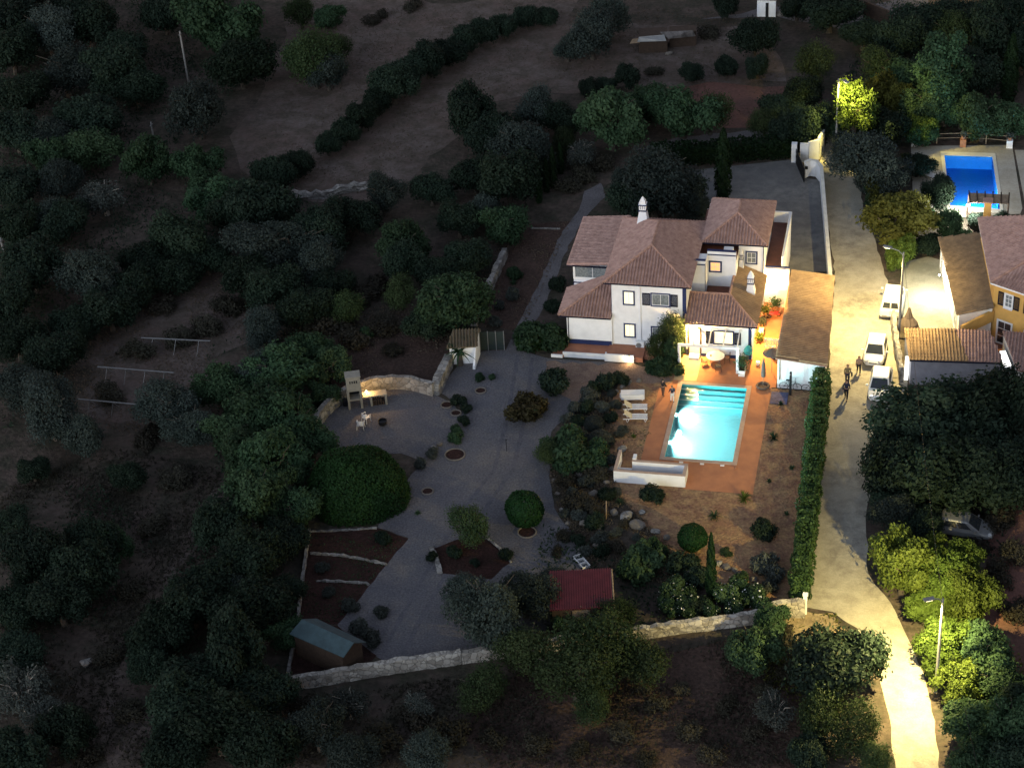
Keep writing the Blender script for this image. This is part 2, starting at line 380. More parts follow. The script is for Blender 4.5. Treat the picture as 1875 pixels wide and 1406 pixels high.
def sheet(name, pts, z, mt, holes=(), kind='structure', rag=0.0, step=1.0, seed=1):
    if rag: pts = ragged(pts, rag, step, seed)
    loops = [[Vector((p[0], p[1], z)) for p in pts]]+[[Vector((p[0], p[1], z)) for p in h] for h in holes]
    tris = tessellate_polygon(loops); vs = [v for lp in loops for v in lp]
    fs = []
    for t in tris:
        a, b, c = (vs[i] for i in t)
        fs.append(t if (b-a).cross(c-a).z > 0 else t[::-1])
    return tag(obj(name, ([tuple(v) for v in vs], fs), mt), kind=kind)
def px_poly(pts, z=0.0): return [at2(p[0], p[1], z) for p in pts]
# ------------------------------------------------------------------ foliage
def cards(P, Nn, size, rg, aspect=.62, sv=.35):
    n = len(P); t = rg.normal(size=(n,3)); t -= Nn*np.sum(t*Nn, 1)[:,None]; t /= np.linalg.norm(t, axis=1)[:,None]+1e-9
    b = np.cross(Nn, t); s = (size*(1+rg.uniform(-sv, sv, n)))[:,None]
    a = t*s; c = b*s*aspect
    V = np.empty((n,4,3)); V[:,0] = P-a; V[:,1] = P-c*.9+a*.1; V[:,2] = P+a; V[:,3] = P+c*.9+a*.1
    return V.reshape(-1,3)
def mesh_quads(name, V, mt, smooth=False):
    me = bpy.data.meshes.new(name); n = len(V)//4
    me.vertices.add(n*4); me.vertices.foreach_set('co', V.astype(np.float32).ravel())
    me.loops.add(n*4); me.loops.foreach_set('vertex_index', np.arange(n*4, dtype=np.int32))
    me.polygons.add(n); me.polygons.foreach_set('loop_start', np.arange(0, n*4, 4, dtype=np.int32))
    me.update(calc_edges=True); me.materials.append(M[mt] if isinstance(mt, str) else mt)
    return me
def lobe_points(seed, K, n, zr, lr=(.26,.46), spread=.66, top=.0, tuft=3, tr=.07, zcut=-.75, cone=0.0):
    rg = np.random.default_rng(seed)
    d = rg.normal(size=(K,3)); d /= np.linalg.norm(d, axis=1)[:,None]; d[:,2] = d[:,2]*.75+top
    C = d*spread*rg.uniform(.55,1.2,(K,1)); C[:,2] *= zr
    if cone: 
        h = rg.uniform(-1,1,K); C[:,2] = h*zr; k = (1-(h+1)/2*cone)*.5; a = rg.uniform(0,6.283,K); C[:,0] = np.cos(a)*k; C[:,1] = np.sin(a)*k
    r = rg.uniform(lr[0], lr[1], K)
    if cone: r *= (1-(C[:,2]/zr+1)/2*cone*.8)
    C = np.vstack([C, [[0,0,0]]]); r = np.append(r, .55*min(1,zr))
    w = r**2; w[-1] *= .25; w /= w.sum(); m = n//tuft
    idx = rg.choice(K+1, m*3, p=w); dd = rg.normal(size=(m*3,3)); dd[:,2] += .25; dd /= np.linalg.norm(dd, axis=1)[:,None]
    P = C[idx]+dd*r[idx][:,None]*rg.uniform(.78,1.08,(m*3,1))
    D = np.linalg.norm(P[:,None,:]-C[None], axis=2)/r[None]; D[np.arange(len(P)), idx] = 9
    ok = (D.min(1) > .72) & (P[:,2] > zcut*zr)
    P = P[ok][:m]; dd = dd[ok][:m]
    P = np.repeat(P, tuft, 0); dd = np.repeat(dd, tuft, 0); P = P+rg.normal(size=P.shape)*tr
    N = dd+rg.normal(size=dd.shape)*.55; N[:,2] += .15; N /= np.linalg.norm(N, axis=1)[:,None]
    return P, N, rg
def trunk_mb(zc, r=.09, seed=0, k=5, spread=.55, sticks=0):
    rr = random.Random(seed); mb = MB(); h = zc*.55
    lean = (rr.uniform(-.12,.12), rr.uniform(-.12,.12))
    mb.tube([(0,0,-.15),(lean[0]*.4,lean[1]*.4,h*.5),(lean[0],lean[1],h)], [r*1.35, r, r*.85], 8)
    for i in range(k):
        a = 6.283*i/k+rr.uniform(-.4,.4); q = rr.uniform(.6,1)*spread
        mb.tube([(lean[0],lean[1],h*.9),(lean[0]+math.cos(a)*q*.45,lean[1]+math.sin(a)*q*.45,h+(zc-h)*.5),(math.cos(a)*q,math.sin(a)*q,zc+rr.uniform(0,.3))], [r*.7, r*.4, r*.15], 6)
    for i in range(sticks):
        a = rr.uniform(0,6.283); q = rr.uniform(.45,.82); z = zc+rr.uniform(-.3,.5)
        mb.tube([(math.cos(a)*.2,math.sin(a)*.2,zc*.7),(math.cos(a)*q*.6,math.sin(a)*q*.6,z*.95),(math.cos(a)*q+rr.uniform(-.1,.1),math.sin(a)*q,z+.1)], [.03,.018,.008], 4)
    return mb
PROTO = {}
def proto(kind, nm, mt, seeds, zc, K, n, leaf, zr, desc, cat, trunk='trunk', tr_r=.09, small=False, flowers=0, sticks=0, **kw):
    L = []
    for sd in seeds:
        P, N, rg = lobe_points(sd, K, n, zr, **kw); P[:,2] += zc
        P[:,2] = np.maximum(P[:,2], .02)
        me = mesh_quads('crown', cards(P, N, leaf, rg), mt)
        e = bpy.data.objects.new(nm, None); cr = bpy.data.objects.new('crown' if cat == 'tree' else 'foliage', me); cr.parent = e
        ks = [cr]
        if trunk:
            tm = obj('trunk' if cat == 'tree' else 'stem', trunk_mb(zc, tr_r, sd, sticks=sticks), trunk, None); COL.objects.unlink(tm); tm.parent = e; ks.append(tm)
        if flowers:
            i = rg.choice(len(P), flowers, replace=False); Q = P[i]*1.03; Q = np.repeat(Q, 2, 0)+rg.normal(size=(flowers*2,3))*.02; NN = np.tile([[0,-.6,.8]], (len(Q),1))+rg.normal(size=(len(Q),3))*.4; NN /= np.linalg.norm(NN, axis=1)[:,None]
            fo = bpy.data.objects.new('blossom', mesh_quads('blossom', cards(Q, NN, .05, rg, .9), 'flower')); fo.parent = e; ks.append(fo)
        L.append((e, ks))
    PROTO[kind] = dict(L=L, zc=zc, desc=desc, cat=cat, n=0, zr=zr)
# big crowns (radius about 2 to 4 m)
proto('carob', 'carob_tree', 'f_carob', (1,2,3), .95, 22, 9500, .052, .80, 'dense dark green tree', 'tree', lr=(.24,.42))
proto('olive', 'olive_tree', 'f_olive', (4,5,6), 1.0, 30, 9500, .040, .85, 'grey-green olive tree', 'tree', lr=(.18,.36), spread=.72, sticks=7)
proto('leafy', 'broadleaf_tree', 'f_leafy', (7,8,9), .95, 30, 9000, .058, .85, 'fresh green leafy tree', 'tree', lr=(.16,.34), spread=.74, sticks=5)
proto('almond', 'almond_tree', 'f_almond', (10,11), 1.0, 20, 7000, .040, .85, 'loose thin-leaved tree', 'tree', lr=(.2,.42), tr=.11, sticks=12)
proto('grey', 'grey_tree', 'f_grey', (12,13), .95, 18, 3600, .050, .75, 'pale grey half-bare tree', 'tree', lr=(.18,.36), tr=.12, sticks=22, trunk='paletrunk')
proto('lamplit', 'carob_tree', 'f_lime_lamplit', (14,15), .95, 40, 9500, .052, .85, 'lamp-lit leafy tree', 'tree', lr=(.12,.25), spread=.86)
proto('yellow', 'orchard_tree', 'f_yellow', (16,17), .95, 24, 6500, .060, .85, 'brownish-yellow leafy tree', 'tree', lr=(.16,.34), spread=.74)
# small bushes (radius about 0.5 to 1.6 m)
proto('bush', 'shrub', 'f_carob', (21,22), .55, 12, 2200, .10, .8, 'dark green rounded shrub', 'shrub', lr=(.25,.45), tr_r=.05)
proto('gbush', 'shrub', 'f_leafy', (23,24), .55, 12, 2200, .10, .8, 'mid-green leafy shrub', 'shrub', lr=(.25,.45), tr_r=.05)
proto('greybush', 'shrub', 'f_grey', (25,26), .5, 12, 2000, .09, .75, 'grey-leaved shrub', 'shrub', lr=(.25,.45), tr_r=.05)
proto('redbush', 'shrub', 'f_red', (27,), .5, 14, 2600, .09, .7, 'reddish-brown shrub', 'shrub', lr=(.22,.42), tr_r=.05)
proto('scrub', 'scrub_bush', 'f_scrub', (28,29), .5, 12, 1500, .09, .7, 'dry brownish scrub bush', 'shrub', lr=(.25,.45), tr=.12, tr_r=.04, sticks=8)
proto('oleander', 'oleander', 'f_leafy', (30,31), .6, 14, 2600, .10, .85, 'oleander shrub with white flowers', 'shrub', flowers=70, lr=(.22,.4), tr_r=.05)
def ball_proto(kind, nm, mt, seed, n, leaf, zr, zc, tr_r, desc, lump=.04, full=False):
    rg = np.random.default_rng(seed); d = rg.normal(size=(n,3)); d /= np.linalg.norm(d, axis=1)[:,None]
    if not full: d[:,2] = np.abs(d[:,2])*1.0-.12*(rg.uniform(size=n) < .3)
    k = 1+lump*(np.sin(d[:,0]*9+seed)+np.sin(d[:,1]*8+2)+np.sin(d[:,2]*10+d[:,0]*5))+rg.normal(size=n)*.02+.035*(np.sin(d[:,0]*3.1+seed)+np.sin(d[:,1]*3.7+1))-(rg.uniform(size=n) < .25)*rg.uniform(0,.16,n)+(rg.uniform(size=n) < .03)*rg.uniform(0,.07,n)
    P = d*k[:,None]*[1,1,zr]; P[:,2] += zc; N = d+rg.normal(size=(n,3))*.45; N /= np.linalg.norm(N, axis=1)[:,None]; P[:,2] = np.maximum(P[:,2], .01)
    me = mesh_quads('foliage', cards(P, N, leaf, rg), mt); e = bpy.data.objects.new(nm, None); cr = bpy.data.objects.new('foliage', me); cr.parent = e
    tm = obj('stem', trunk_mb(max(zc,.4), tr_r, seed, spread=.4), 'trunk'); COL.objects.unlink(tm); tm.parent = e
    PROTO[kind] = dict(L=[(e,[cr,tm])], zc=zc, desc=desc, cat='shrub', n=0, zr=zr)
ball_proto('dome', 'domed_bush', 'f_topiary', 33, 26000, .026, .95, .05, .06, 'dome', lump=.018)
ball_proto('ball', 'topiary_ball', 'f_topiary', 34, 7000, .060, .92, 1.05, .07, 'ball', lump=.02, full=True)
ball_proto('greyball', 'lavender_mound', 'f_grey', 35, 5000, .055, .9, .1, .03, 'mound', lump=.02)
proto('willow', 'weeping_tree', 'f_leafy', (36,), 2.0, 36, 9000, .062, 1.9, 'weeping', 'tree', lr=(.16,.34), spread=.8, tr_r=.08)
proto('bigcarob', 'carob_tree', 'f_carob', (37,38), .85, 46, 15000, .046, .80, 'huge dark green tree', 'tree', lr=(.15,.30), spread=.80, tr_r=.07)
def cypress_proto(kind, mt, seed, ratio):
    rg = np.random.default_rng(seed); n = 5200; h = rg.uniform(0,1,n)**.85
    prof = np.sin(np.clip((h+.06)/1.06, 0, 1)**.75*math.pi)**.55*(1-.25*h); a = rg.uniform(0,6.283,n)
    rr = prof*(.85+.22*np.sin(a*5+h*30))*rg.uniform(.82,1.08,n)
    P = np.stack([np.cos(a)*rr, np.sin(a)*rr, h*ratio+.1], 1); N = np.stack([np.cos(a), np.sin(a), .3+0*a], 1)+rg.normal(size=(n,3))*.5
    N /= np.linalg.norm(N, axis=1)[:,None]
    me = mesh_quads('crown', cards(P, N, .13, rg), mt); e = bpy.data.objects.new('cypress_tree', None)
    cr = bpy.data.objects.new('crown', me); cr.parent = e
    tm = obj('trunk', MB().tube([(0,0,-.2),(0,0,ratio*.8)], [.16,.04], 7), 'trunk'); COL.objects.unlink(tm); tm.parent = e
    PROTO[kind] = dict(L=[(e,[cr,tm])], zc=ratio*.5, desc='slim dark cypress', cat='tree', n=0, ratio=ratio)
cypress_proto('cypress', 'f_dark', 41, 7.0)
PLANTS = []
ADJ = ['']
def plant(kind, px, py, rpx, label=None, sz=1.0, zoff=0.0, name=None, group=None, nopix=None):
    pr = PROTO[kind]; e, ks = pr['L'][pr['n'] % len(pr['L'])]; pr['n'] += 1
    Rm = rpx*mpp(px, py); zc = pr['zc']*Rm*sz
    p = at(px, py, zc+zoff) if nopix is None else Vector((nopix[0], nopix[1], 0))
    r = bpy.data.objects.new(name or e.name, None); COL.objects.link(r); r.empty_display_size = .2
    r.location = (p.x, p.y, zoff); q = rnd.uniform(.9,1.1) if pr['cat'] == 'shrub' else rnd.uniform(.80,1.24); r.scale = (Rm*q, Rm/q, Rm*sz); r.rotation_euler = (0,0,rnd.uniform(0,6.28))
    for k in ks:
        c = k.copy(); COL.objects.link(c); c.parent = r
    tag(r, label, pr['cat'], group)
    if not label: PLANTS.append((r, kind, px, py))
    return r
def cypress(px_top, py_top, px_base, py_base, rpx, label, group=None):
    b = at(px_base, py_base, 0); Rm = rpx*mpp(px_base, py_base); lo, hi = 0.5, 25
    for _ in range(30):
        mdl = (lo+hi)/2
        if pix((b.x, b.y, mdl))[1] > py_top: lo = mdl
        else: hi = mdl
    pr = PROTO['cypress']; e, ks = pr['L'][0]
    r = bpy.data.objects.new('cypress_tree', None); COL.objects.link(r); r.location = (b.x, b.y, 0); r.scale = (Rm, Rm, lo/7.1); r.rotation_euler = (0,0,rnd.uniform(0,6))
    for k in ks:
        c = k.copy(); COL.objects.link(c); c.parent = r
    return tag(r, label, 'tree', group)
def hedge(name, pts, w, h, mt, label, dens=70, leaf=.13, group=None, seed=5, wob=.10):
    rg = np.random.default_rng(seed); PP, NN = [], []
    pts = [np.array(p[:2], float) for p in pts]
    for a, b in zip(pts[:-1], pts[1:]):
        L = np.linalg.norm(b-a); d = (b-a)/L; q = np.array([-d[1], d[0]])
        for face, area in (('t', L*w), ('l', L*h), ('r', L*h), ('e', 2*w*h)):
            n = int(area*dens); u = rg.uniform(0,L,n); v = rg.uniform(-.5,.5,n); z = rg.uniform(.02,1,n)*h
            if face == 't': off, zz, nn = v*w, np.full(n,h), np.tile([0,0,1.],(n,1))
            elif face == 'e': off, zz = v*w, z; e = rg.integers(0,2,n); u = e*L; nn = np.stack([d[0]*(2*e-1), d[1]*(2*e-1), 0*u],1)
            else:
                sg = 1 if face == 'l' else -1; off, zz, nn = np.full(n, sg*w/2), z, np.tile([q[0]*sg,q[1]*sg,.1],(n,1))
            bul = wob*(np.sin(u*2.1)+np.sin(u*4.7+1)+np.sin(zz*3+u*1.3))*.6
            P = np.stack([a[0]+d[0]*u+q[0]*off, a[1]+d[1]*u+q[1]*off, zz], 1)+nn*bul[:,None]+rg.normal(size=(n,3))*.05
            P[:,2] = np.maximum(P[:,2], .02)
            N = nn+rg.normal(size=(n,3))*.6; N /= np.linalg.norm(N, axis=1)[:,None]; PP.append(P); NN.append(N)
    P = np.vstack(PP); N = np.vstack(NN); c = P.mean(0); c[2] = 0
    me = mesh_quads(name, cards(P-c, N, leaf, rg), mt); o = bpy.data.objects.new(name, None); COL.objects.link(o); o.location = c
    fo = bpy.data.objects.new('foliage', me); COL.objects.link(fo); fo.parent = o
    core = MB()
    for a, b in zip(pts[:-1], pts[1:]):
        L = np.linalg.norm(b-a); ang = math.atan2(b[1]-a[1], b[0]-a[0]); mid = (a+b)/2
        core.obox((mid[0], mid[1], h*.42), (L*.97, w*.45, h*.8), ang)
    obj('stem', core, 'f_dark', o)
    return tag(o, label, 'hedge', group)
def spiky(name, p, r, h, n, mt, label, cat='plant', w=.06, droop=.4, z0=0.0, seed=1, group=None, extra=None):
    """rosette of long blades: agave, yucca, palm fronds"""
    rr = random.Random(seed); mb = MB()
    for i in range(n):
        a = rr.uniform(0,6.283); el = rr.uniform(.15,1.0); L = r*rr.uniform(.8,1.1); d = Vector((math.cos(a), math.sin(a), 0)); s = Vector((-d.y, d.x, 0))
        pts = []
        for k in range(5):
            t = k/4; pts.append(d*(L*t*(1-el*.4))+Vector((0,0,z0+h*el*math.sin(t*1.6)-droop*r*t*t*(1-el*.5))))
        for k in range(4):
            w0 = w*(1-(k/4)**1.5); w1 = w*(1-((k+1)/4)**1.5)
            mb.add([pts[k]-s*w0, pts[k]+s*w0, pts[k+1]+s*w1, pts[k+1]-s*w1], [(0,1,2,3)])
    t = thing(name, label, cat, (p[0], p[1], p[2] if len(p) > 2 else 0), group=group)
    obj('leaves', mb, mt, t, local=True)
    if extra: obj('trunk', MB().tube([(0,0,-.1),(0,0,z0*.5),(.05,0,z0)], [extra*1.3, extra, extra*.9], 8), 'trunk', t, local=True)
    return t
def rock(p, r, seed, name='boulder', label=None, group=None, mt='rock', h=.7):
    bm = bmesh.new(); bmesh.ops.create_icosphere(bm, subdivisions=2, radius=1); rr = random.Random(seed)
    off = [Vector((rr.gauss(0,1), rr.gauss(0,1), rr.gauss(0,1))).normalized() for _ in range(7)]; am = [rr.uniform(.75,.95) for _ in off]
    for v in bm.verts:
        q = v.co.copy()
        for o_, a_ in zip(off, am):
            t = q.dot(o_)
            if t > a_*.75: q -= o_*(t-a_*.75)
        q *= 1+rr.uniform(-.04,.04); v.co = Vector((q.x*r*1.15, q.y*r*.95, q.z*r*h+r*h*.45))
    me = bpy.data.meshes.new(name); bm.to_mesh(me); bm.free(); me.materials.append(M[mt])
    o = bpy.data.objects.new(name, me); COL.objects.link(o); o.location = (p[0], p[1], p[2] if len(p) > 2 else 0); o.rotation_euler = (0,0,rr.uniform(0,6))
    return tag(o, label, 'boulder', group)
def rough_wall(name, pts, h, th, mt, label, seed=1, amp=.06, top=.10, cat='wall', group=None, step=.45):
    """rubble wall along a polyline with an uneven face and crest"""
    rr = random.Random(seed); P = []
    for a, b in zip(pts[:-1], pts[1:]):
        a = Vector((a[0], a[1], 0)); b = Vector((b[0], b[1], 0)); k = max(1, int((b-a).length/step))
        P += [a.lerp(b, j/k) for j in range(k)]
    P.append(Vector((pts[-1][0], pts[-1][1], 0))); mb = MB(); nz = 4; rows = []
    for i, p in enumerate(P):
        d = (P[min(i+1,len(P)-1)]-P[max(i-1,0)]).normalized(); q = Vector((-d.y, d.x, 0)); hh = h+rr.uniform(-top, top); ring = []
        for s in (1, -1):
            zs = range(nz+1) if s == 1 else range(nz, -1, -1)
            for k in zs:
                v = p+q*(s*th/2*(1-.12*k/nz)+rr.uniform(-amp, amp)); ring.append((v.x, v.y, hh*k/nz))
        rows.append(ring)
    n = len(rows[0])
    for r_ in rows: mb.v += r_
    for i in range(len(rows)-1):
        for k in range(n-1): a = i*n+k; mb.f.append((a, a+n, a+n+1, a+1))
    mb.f.append(tuple(range(n))); mb.f.append(tuple((len(rows)-1)*n+k for k in range(n-1, -1, -1)))
    return solo(name, mb, mt, label, cat, group)
def scatter(name, polys, n, size, mt, seed=3, z=0.0, up=.8, kind='stuff', clump=1):
    """ground cover: upright blades and small leaves over photo-pixel polygons"""
    rg = np.random.default_rng(seed); areas = []; tri = []
    for poly in polys:
        pts = [Vector((*at2(*p), 0)) for p in poly]
        for t in tessellate_polygon([pts]):
            a, b, c = (np.array(pts[i][:2]) for i in t); tri.append((a,b,c)); areas.append(abs(np.cross(b-a, c-a))/2)
    w = np.array(areas); w /= w.sum(); idx = rg.choice(len(tri), n, p=w); T = np.array(tri)[idx]
    u = rg.uniform(0,1,(n,2)); f = u.sum(1) > 1; u[f] = 1-u[f]
    xy = T[:,0]+(T[:,1]-T[:,0])*u[:,:1]+(T[:,2]-T[:,0])*u[:,1:]
    keep = (np.sin(xy[:,0]*.9)+np.sin(xy[:,1]*.7+xy[:,0]*.4)+rg.normal(size=n)*.8) > -.4
    xy = xy[keep]; xy = np.repeat(xy, clump, 0); xy += rg.normal(size=xy.shape)*size*.6; m = len(xy)
    P = np.stack([xy[:,0], xy[:,1], np.full(m, z)+rg.uniform(.1,up,m)*size], 1)
    N = rg.normal(size=(m,3)); N[:,2] *= .8; N /= np.linalg.norm(N, axis=1)[:,None]
    me = mesh_quads(name, cards(P, N, size, rg, .4), mt); o = bpy.data.objects.new(name, me); COL.objects.link(o)
    return tag(o, kind=kind)
# ------------------------------------------------------------------ roofs and windows
def tiled(name, poly, mt, parent, col=.25, row=.42, th=.10, hgt=.13, local=False):
    """clay barrel tiles laid on a sloping polygon; poly[0]->poly[1] is the eave"""
    P = [Vector(p) for p in poly]; u = (P[1]-P[0]).normalized(); n = Vector((0,0,0))
    for i in range(1, len(P)-1): n += (P[i]-P[0]).cross(P[i+1]-P[0])
    n.normalize()
    if n.z < 0: n = -n
    v = n.cross(u)
    if v.z < 0: v = -v
    uv = [((p-P[0]).dot(u), (p-P[0]).dot(v)) for p in P]
    mb = MB().slab([p-n*.005 for p in P] if (P[1]-P[0]).cross(P[2]-P[0]).z > 0 else [p-n*.005 for p in P][::-1], th)
    umin = min(a for a,_ in uv); umax = max(a for a,_ in uv)
    def rng(x):
        vs = []
        for i in range(len(uv)):
            (a,b),(c,d) = uv[i], uv[(i+1)%len(uv)]
            if (a-x)*(c-x) <= 0 and abs(a-c) > 1e-6: vs.append(b+(d-b)*(x-a)/(c-a))
        return (min(vs), max(vs)) if len(vs) >= 2 else None
    k = int(math.ceil((umax-umin)/col)); sec = [(0,.0),(.10,.6),(.26,1),(.42,.6),(.52,.0),(.76,-.22),(1.0,.0)]
    for c in range(k):
        uc = umin+(c+.28)*col; r = rng(uc)
        if not r or r[1]-r[0] < .12: continue
        nr = max(1, int(round((r[1]-r[0])/row)))
        for j in range(nr):
            a = r[0]+(r[1]-r[0])*j/nr-(.03 if j == 0 else 0); b = r[0]+(r[1]-r[0])*(j+1)/nr; o = len(mb.v)
            jit = rnd.uniform(-.008,.008)
            for (t, h) in sec: mb.v.append(tuple(P[0]+u*(umin+(c+t)*col+jit)+v*a+n*(h*hgt+.030)))
            for (t, h) in sec: mb.v.append(tuple(P[0]+u*(umin+(c+t)*col+jit)+v*b+n*(h*hgt+.006)))
            m_ = len(sec)
            for q in range(m_-1): mb.f.append((o+q, o+q+1, o+m_+q+1, o+m_+q))
            mb.f.append(tuple(o+q for q in range(m_)))
    return obj(name, mb, mt, parent, local=local)
def ridge(parent, a, b, mt='ridge', r=.11):
    a = Vector(a); b = Vector(b); k = max(2, int((b-a).length/.4)); pts, rs = [], []
    for i in range(k):
        pts += [a.lerp(b, i/k), a.lerp(b, (i+.96)/k)]; rs += [r*1.12, r*.92]
    return obj('ridge_cap', MB().tube([p+Vector((0,0,.03)) for p in pts], rs, 8), mt, parent)
def panel(name, o, u, w, z0, z1, d0, d1, mt, parent, a=0.0):
    """box on a vertical wall: o = point on the wall, u = direction along it, outward normal on its right"""
    u = Vector(u).normalized(); nrm = Vector((u.y, -u.x, 0)); o = Vector(o)
    mb = MB(); q = [o+u*a+nrm*d0, o+u*(a+w)+nrm*d0, o+u*(a+w)+nrm*d1, o+u*a+nrm*d1]
    mb.prism([(p.x,p.y) for p in q], z0, z1); return obj(name, mb, mt, parent)
def window(parent, o, u, w, z0, z1, pane='lit_warm', frame='navy', sash='white_metal', fw=.10, nv=1, nh=0, sill=True):
    u = Vector(u).normalized(); nrm = Vector((u.y, -u.x, 0)); o = Vector(o)
    def bx(mb, a, b, c, d, e0, e1):
        q = [o+u*a+nrm*e0, o+u*b+nrm*e0, o+u*b+nrm*e1, o+u*a+nrm*e1]; mb.prism([(p.x,p.y) for p in q], c, d)
    f = MB(); bx(f,-fw,0,z0-fw,z1+fw,.002,.06); bx(f,w,w+fw,z0-fw,z1+fw,.002,.06); bx(f,0,w,z1,z1+fw,.002,.055); bx(f,0,w,z0-fw,z0,.002,.055)
    win = obj('window', f, frame, parent)
    p = MB(); bx(p,0,w,z0,z1,.002,.012); obj('pane', p, pane, win)
    s = MB(); bw = .035
    bx(s,0,bw*1.3,z0,z1,.0125,.04); bx(s,w-bw*1.3,w,z0,z1,.0125,.04); bx(s,bw*1.3,w-bw*1.3,z1-bw*1.3,z1,.0125,.04); bx(s,bw*1.3,w-bw*1.3,z0,z0+bw*1.3,.0125,.04)
    for i in range(nv): c = w*(i+1)/(nv+1); bx(s,c-bw/2,c+bw/2,z0+bw*1.3,z1-bw*1.3,.0125,.036)
    for i in range(nh): c = z0+(z1-z0)*(i+1)/(nh+1); bx(s,bw*1.3,w-bw*1.3,c-bw/2,c+bw/2,.0125,.034)
    obj('sash', s, sash, win)
    if sill: sl_ = MB(); bx(sl_,-fw*.8,w+fw*.8,z0-fw-.06,z0-fw-.002,.002,.14); obj('sill', sl_, 'white_metal' if frame != 'white_metal' else 'stucco', win)
    return win
def shutter(parent, o, u, a, w, z0, z1, mt='dark'):
    u = Vector(u).normalized(); nrm = Vector((u.y, -u.x, 0)); o = Vector(o); mb = MB()
    def bx(a0,b0,c,d,e0,e1):
        q = [o+u*a0+nrm*e0, o+u*b0+nrm*e0, o+u*b0+nrm*e1, o+u*a0+nrm*e1]; mb.prism([(p.x,p.y) for p in q], c, d)
    bx(a,a+.05,z0,z1,.01,.05); bx(a+w-.05,a+w,z0,z1,.01,.05); bx(a+.05,a+w-.05,z0,z0+.06,.01,.05); bx(a+.05,a+w-.05,z1-.06,z1,.01,.05)
    k = int((z1-z0-.12)/.09)
    for i in range(k): c = z0+.06+(z1-z0-.12)*(i+.5)/k; bx(a+.05,a+w-.05,c-.03,c+.03,.012,.038)
    return obj('shutter', mb, mt, parent)
XU = (1,0,0)       # a wall that faces the pool (-y)
def chimney(parent, x, y, z0, w, h, name='chimney'):
    """Algarve chimney: tapered body, neck with dark slots, pointed cap"""
    mb = MB(); o = len(mb.v)
    def ring(hw, z): mb.v.extend([(x-hw,y-hw,z),(x+hw,y-hw,z),(x+hw,y+hw,z),(x-hw,y+hw,z)])
    prof = [(w/2,z0),(w*.30,z0+h*.48),(w*.34,z0+h*.50),(w*.34,z0+h*.53),(w*.29,z0+h*.53),(w*.29,z0+h*.70),(w*.34,z0+h*.70),(w*.34,z0+h*.74),(w*.26,z0+h*.76),(w*.24,z0+h*.84),(w*.13,z0+h*.92),(.012,z0+h)]
    for hw, z in prof: ring(hw, z)
    for i in range(len(prof)-1):
        for k in range(4): mb.f.append((i*4+k,i*4+(k+1)%4,(i+1)*4+(k+1)%4,(i+1)*4+k))
    c = obj(name, mb, 'stucco', parent)
    sb = MB()
    for zz in (z0+h*.49, z0+h*.70): sb.box(x-w*.36,x+w*.36,y-w*.36,y+w*.36,zz,zz+h*.04)
    for k in (-1,0,1): sb.box(x+k*w*.17-.018,x+k*w*.17+.018,y-w*.295,y-w*.286,z0+h*.56,z0+h*.68)
    obj('vent_slots', sb, 'navy', c); return c

# ------------------------------------------------------------------ setting
PW, PL, PD = 5.05, 9.85, 1.45
pool_h = [(0,0),(PW,0),(PW,PL),(0,PL)]
npts = [at2(*p) for p in ((1729,285),(1817,288),(1829,372),(1739,376))]
nb = [(18.95,40.9),(24.0,40.9),(23.3,50.6),(18.9,50.6)]
npool = [at2(1729,285),at2(1817,288),at2(1831,384),at2(1740,377)]
npool = npool[::-1]
sheet('ground', [(-400,-250),(400,-250),(400,900),(-400,900)], -.008, 'ground', holes=[pool_h, npool])
sheet('upper_field', px_poly([(560,0),(640,0),(1060,0),(1040,60),(930,130),(840,200),(780,300),(700,360),(520,360),(440,310),(420,250),(480,130)]), .000, 'field', rag=1.2, step=3, seed=2)
sheet('middle_field', px_poly([(500,372),(560,330),(660,250),(800,150),(960,70),(1060,45),(1400,50),(1440,150),(1300,160),(1100,165),(1000,170),(860,190),(840,250),(760,300),(700,335),(600,352)]), .004, 'field', rag=.8, step=2.5, seed=3)
sheet('red_field', px_poly([(1180,160),(1300,150),(1440,158),(1450,220),(1330,235),(1200,225)]), .008, 'redfield', rag=.8, step=2, seed=4)
sheet('left_clearing', px_poly([(170,600),(420,470),(470,520),(520,600),(400,650),(330,720),(280,780),(150,760)]), .000, 'field', rag=1, step=2.5, seed=5)
sheet('left_track', px_poly([(200,1406),(180,1300),(250,1160),(300,1050),(370,930),(400,880),(430,900),(330,1050),(300,1130),(290,1250),(300,1406)]), .004, 'field', rag=.5, step=2, seed=6)
sheet('east_slope', px_poly([(1790,960),(1875,900),(1900,900),(1900,1300),(1860,1260),(1800,1150)]), .004, 'redfield', rag=.6, step=2, seed=7)
sheet('lower_field', px_poly([(850,1260),(1170,1185),(1350,1165),(1440,1180),(1480,1300),(1450,1440),(900,1440)]), .002, 'soil2', rag=1, step=2, seed=8)
sheet('back_track', px_poly([(1160,275),(1240,252),(1400,236),(1520,232),(1520,246),(1400,252),(1240,268),(1200,285)]), .006, 'path', rag=.2, step=1.5, seed=9)
sheet('top_track', px_poly([(1280,36),(1420,30),(1560,60),(1640,90),(1690,40),(1700,0),(1640,0),(1560,20),(1430,12)]), .006, 'path', rag=.4, step=2, seed=10)
sheet('gravel_yard', px_poly([(884,643),(936,640),(1010,657),(1120,664),(1225,690),(1180,700),(1120,694),(1070,735),(1010,790),(1005,870),(1015,930),(1055,990),(1078,1045),(1000,1060),(1010,1150),(860,1205),(700,1208),(640,1180),(618,1143),(700,1035),(748,984),(690,966),(745,880),(790,828),(828,790),(848,745),(800,716),(842,664)]), .004, 'gravel', rag=.12, step=.8, seed=11)
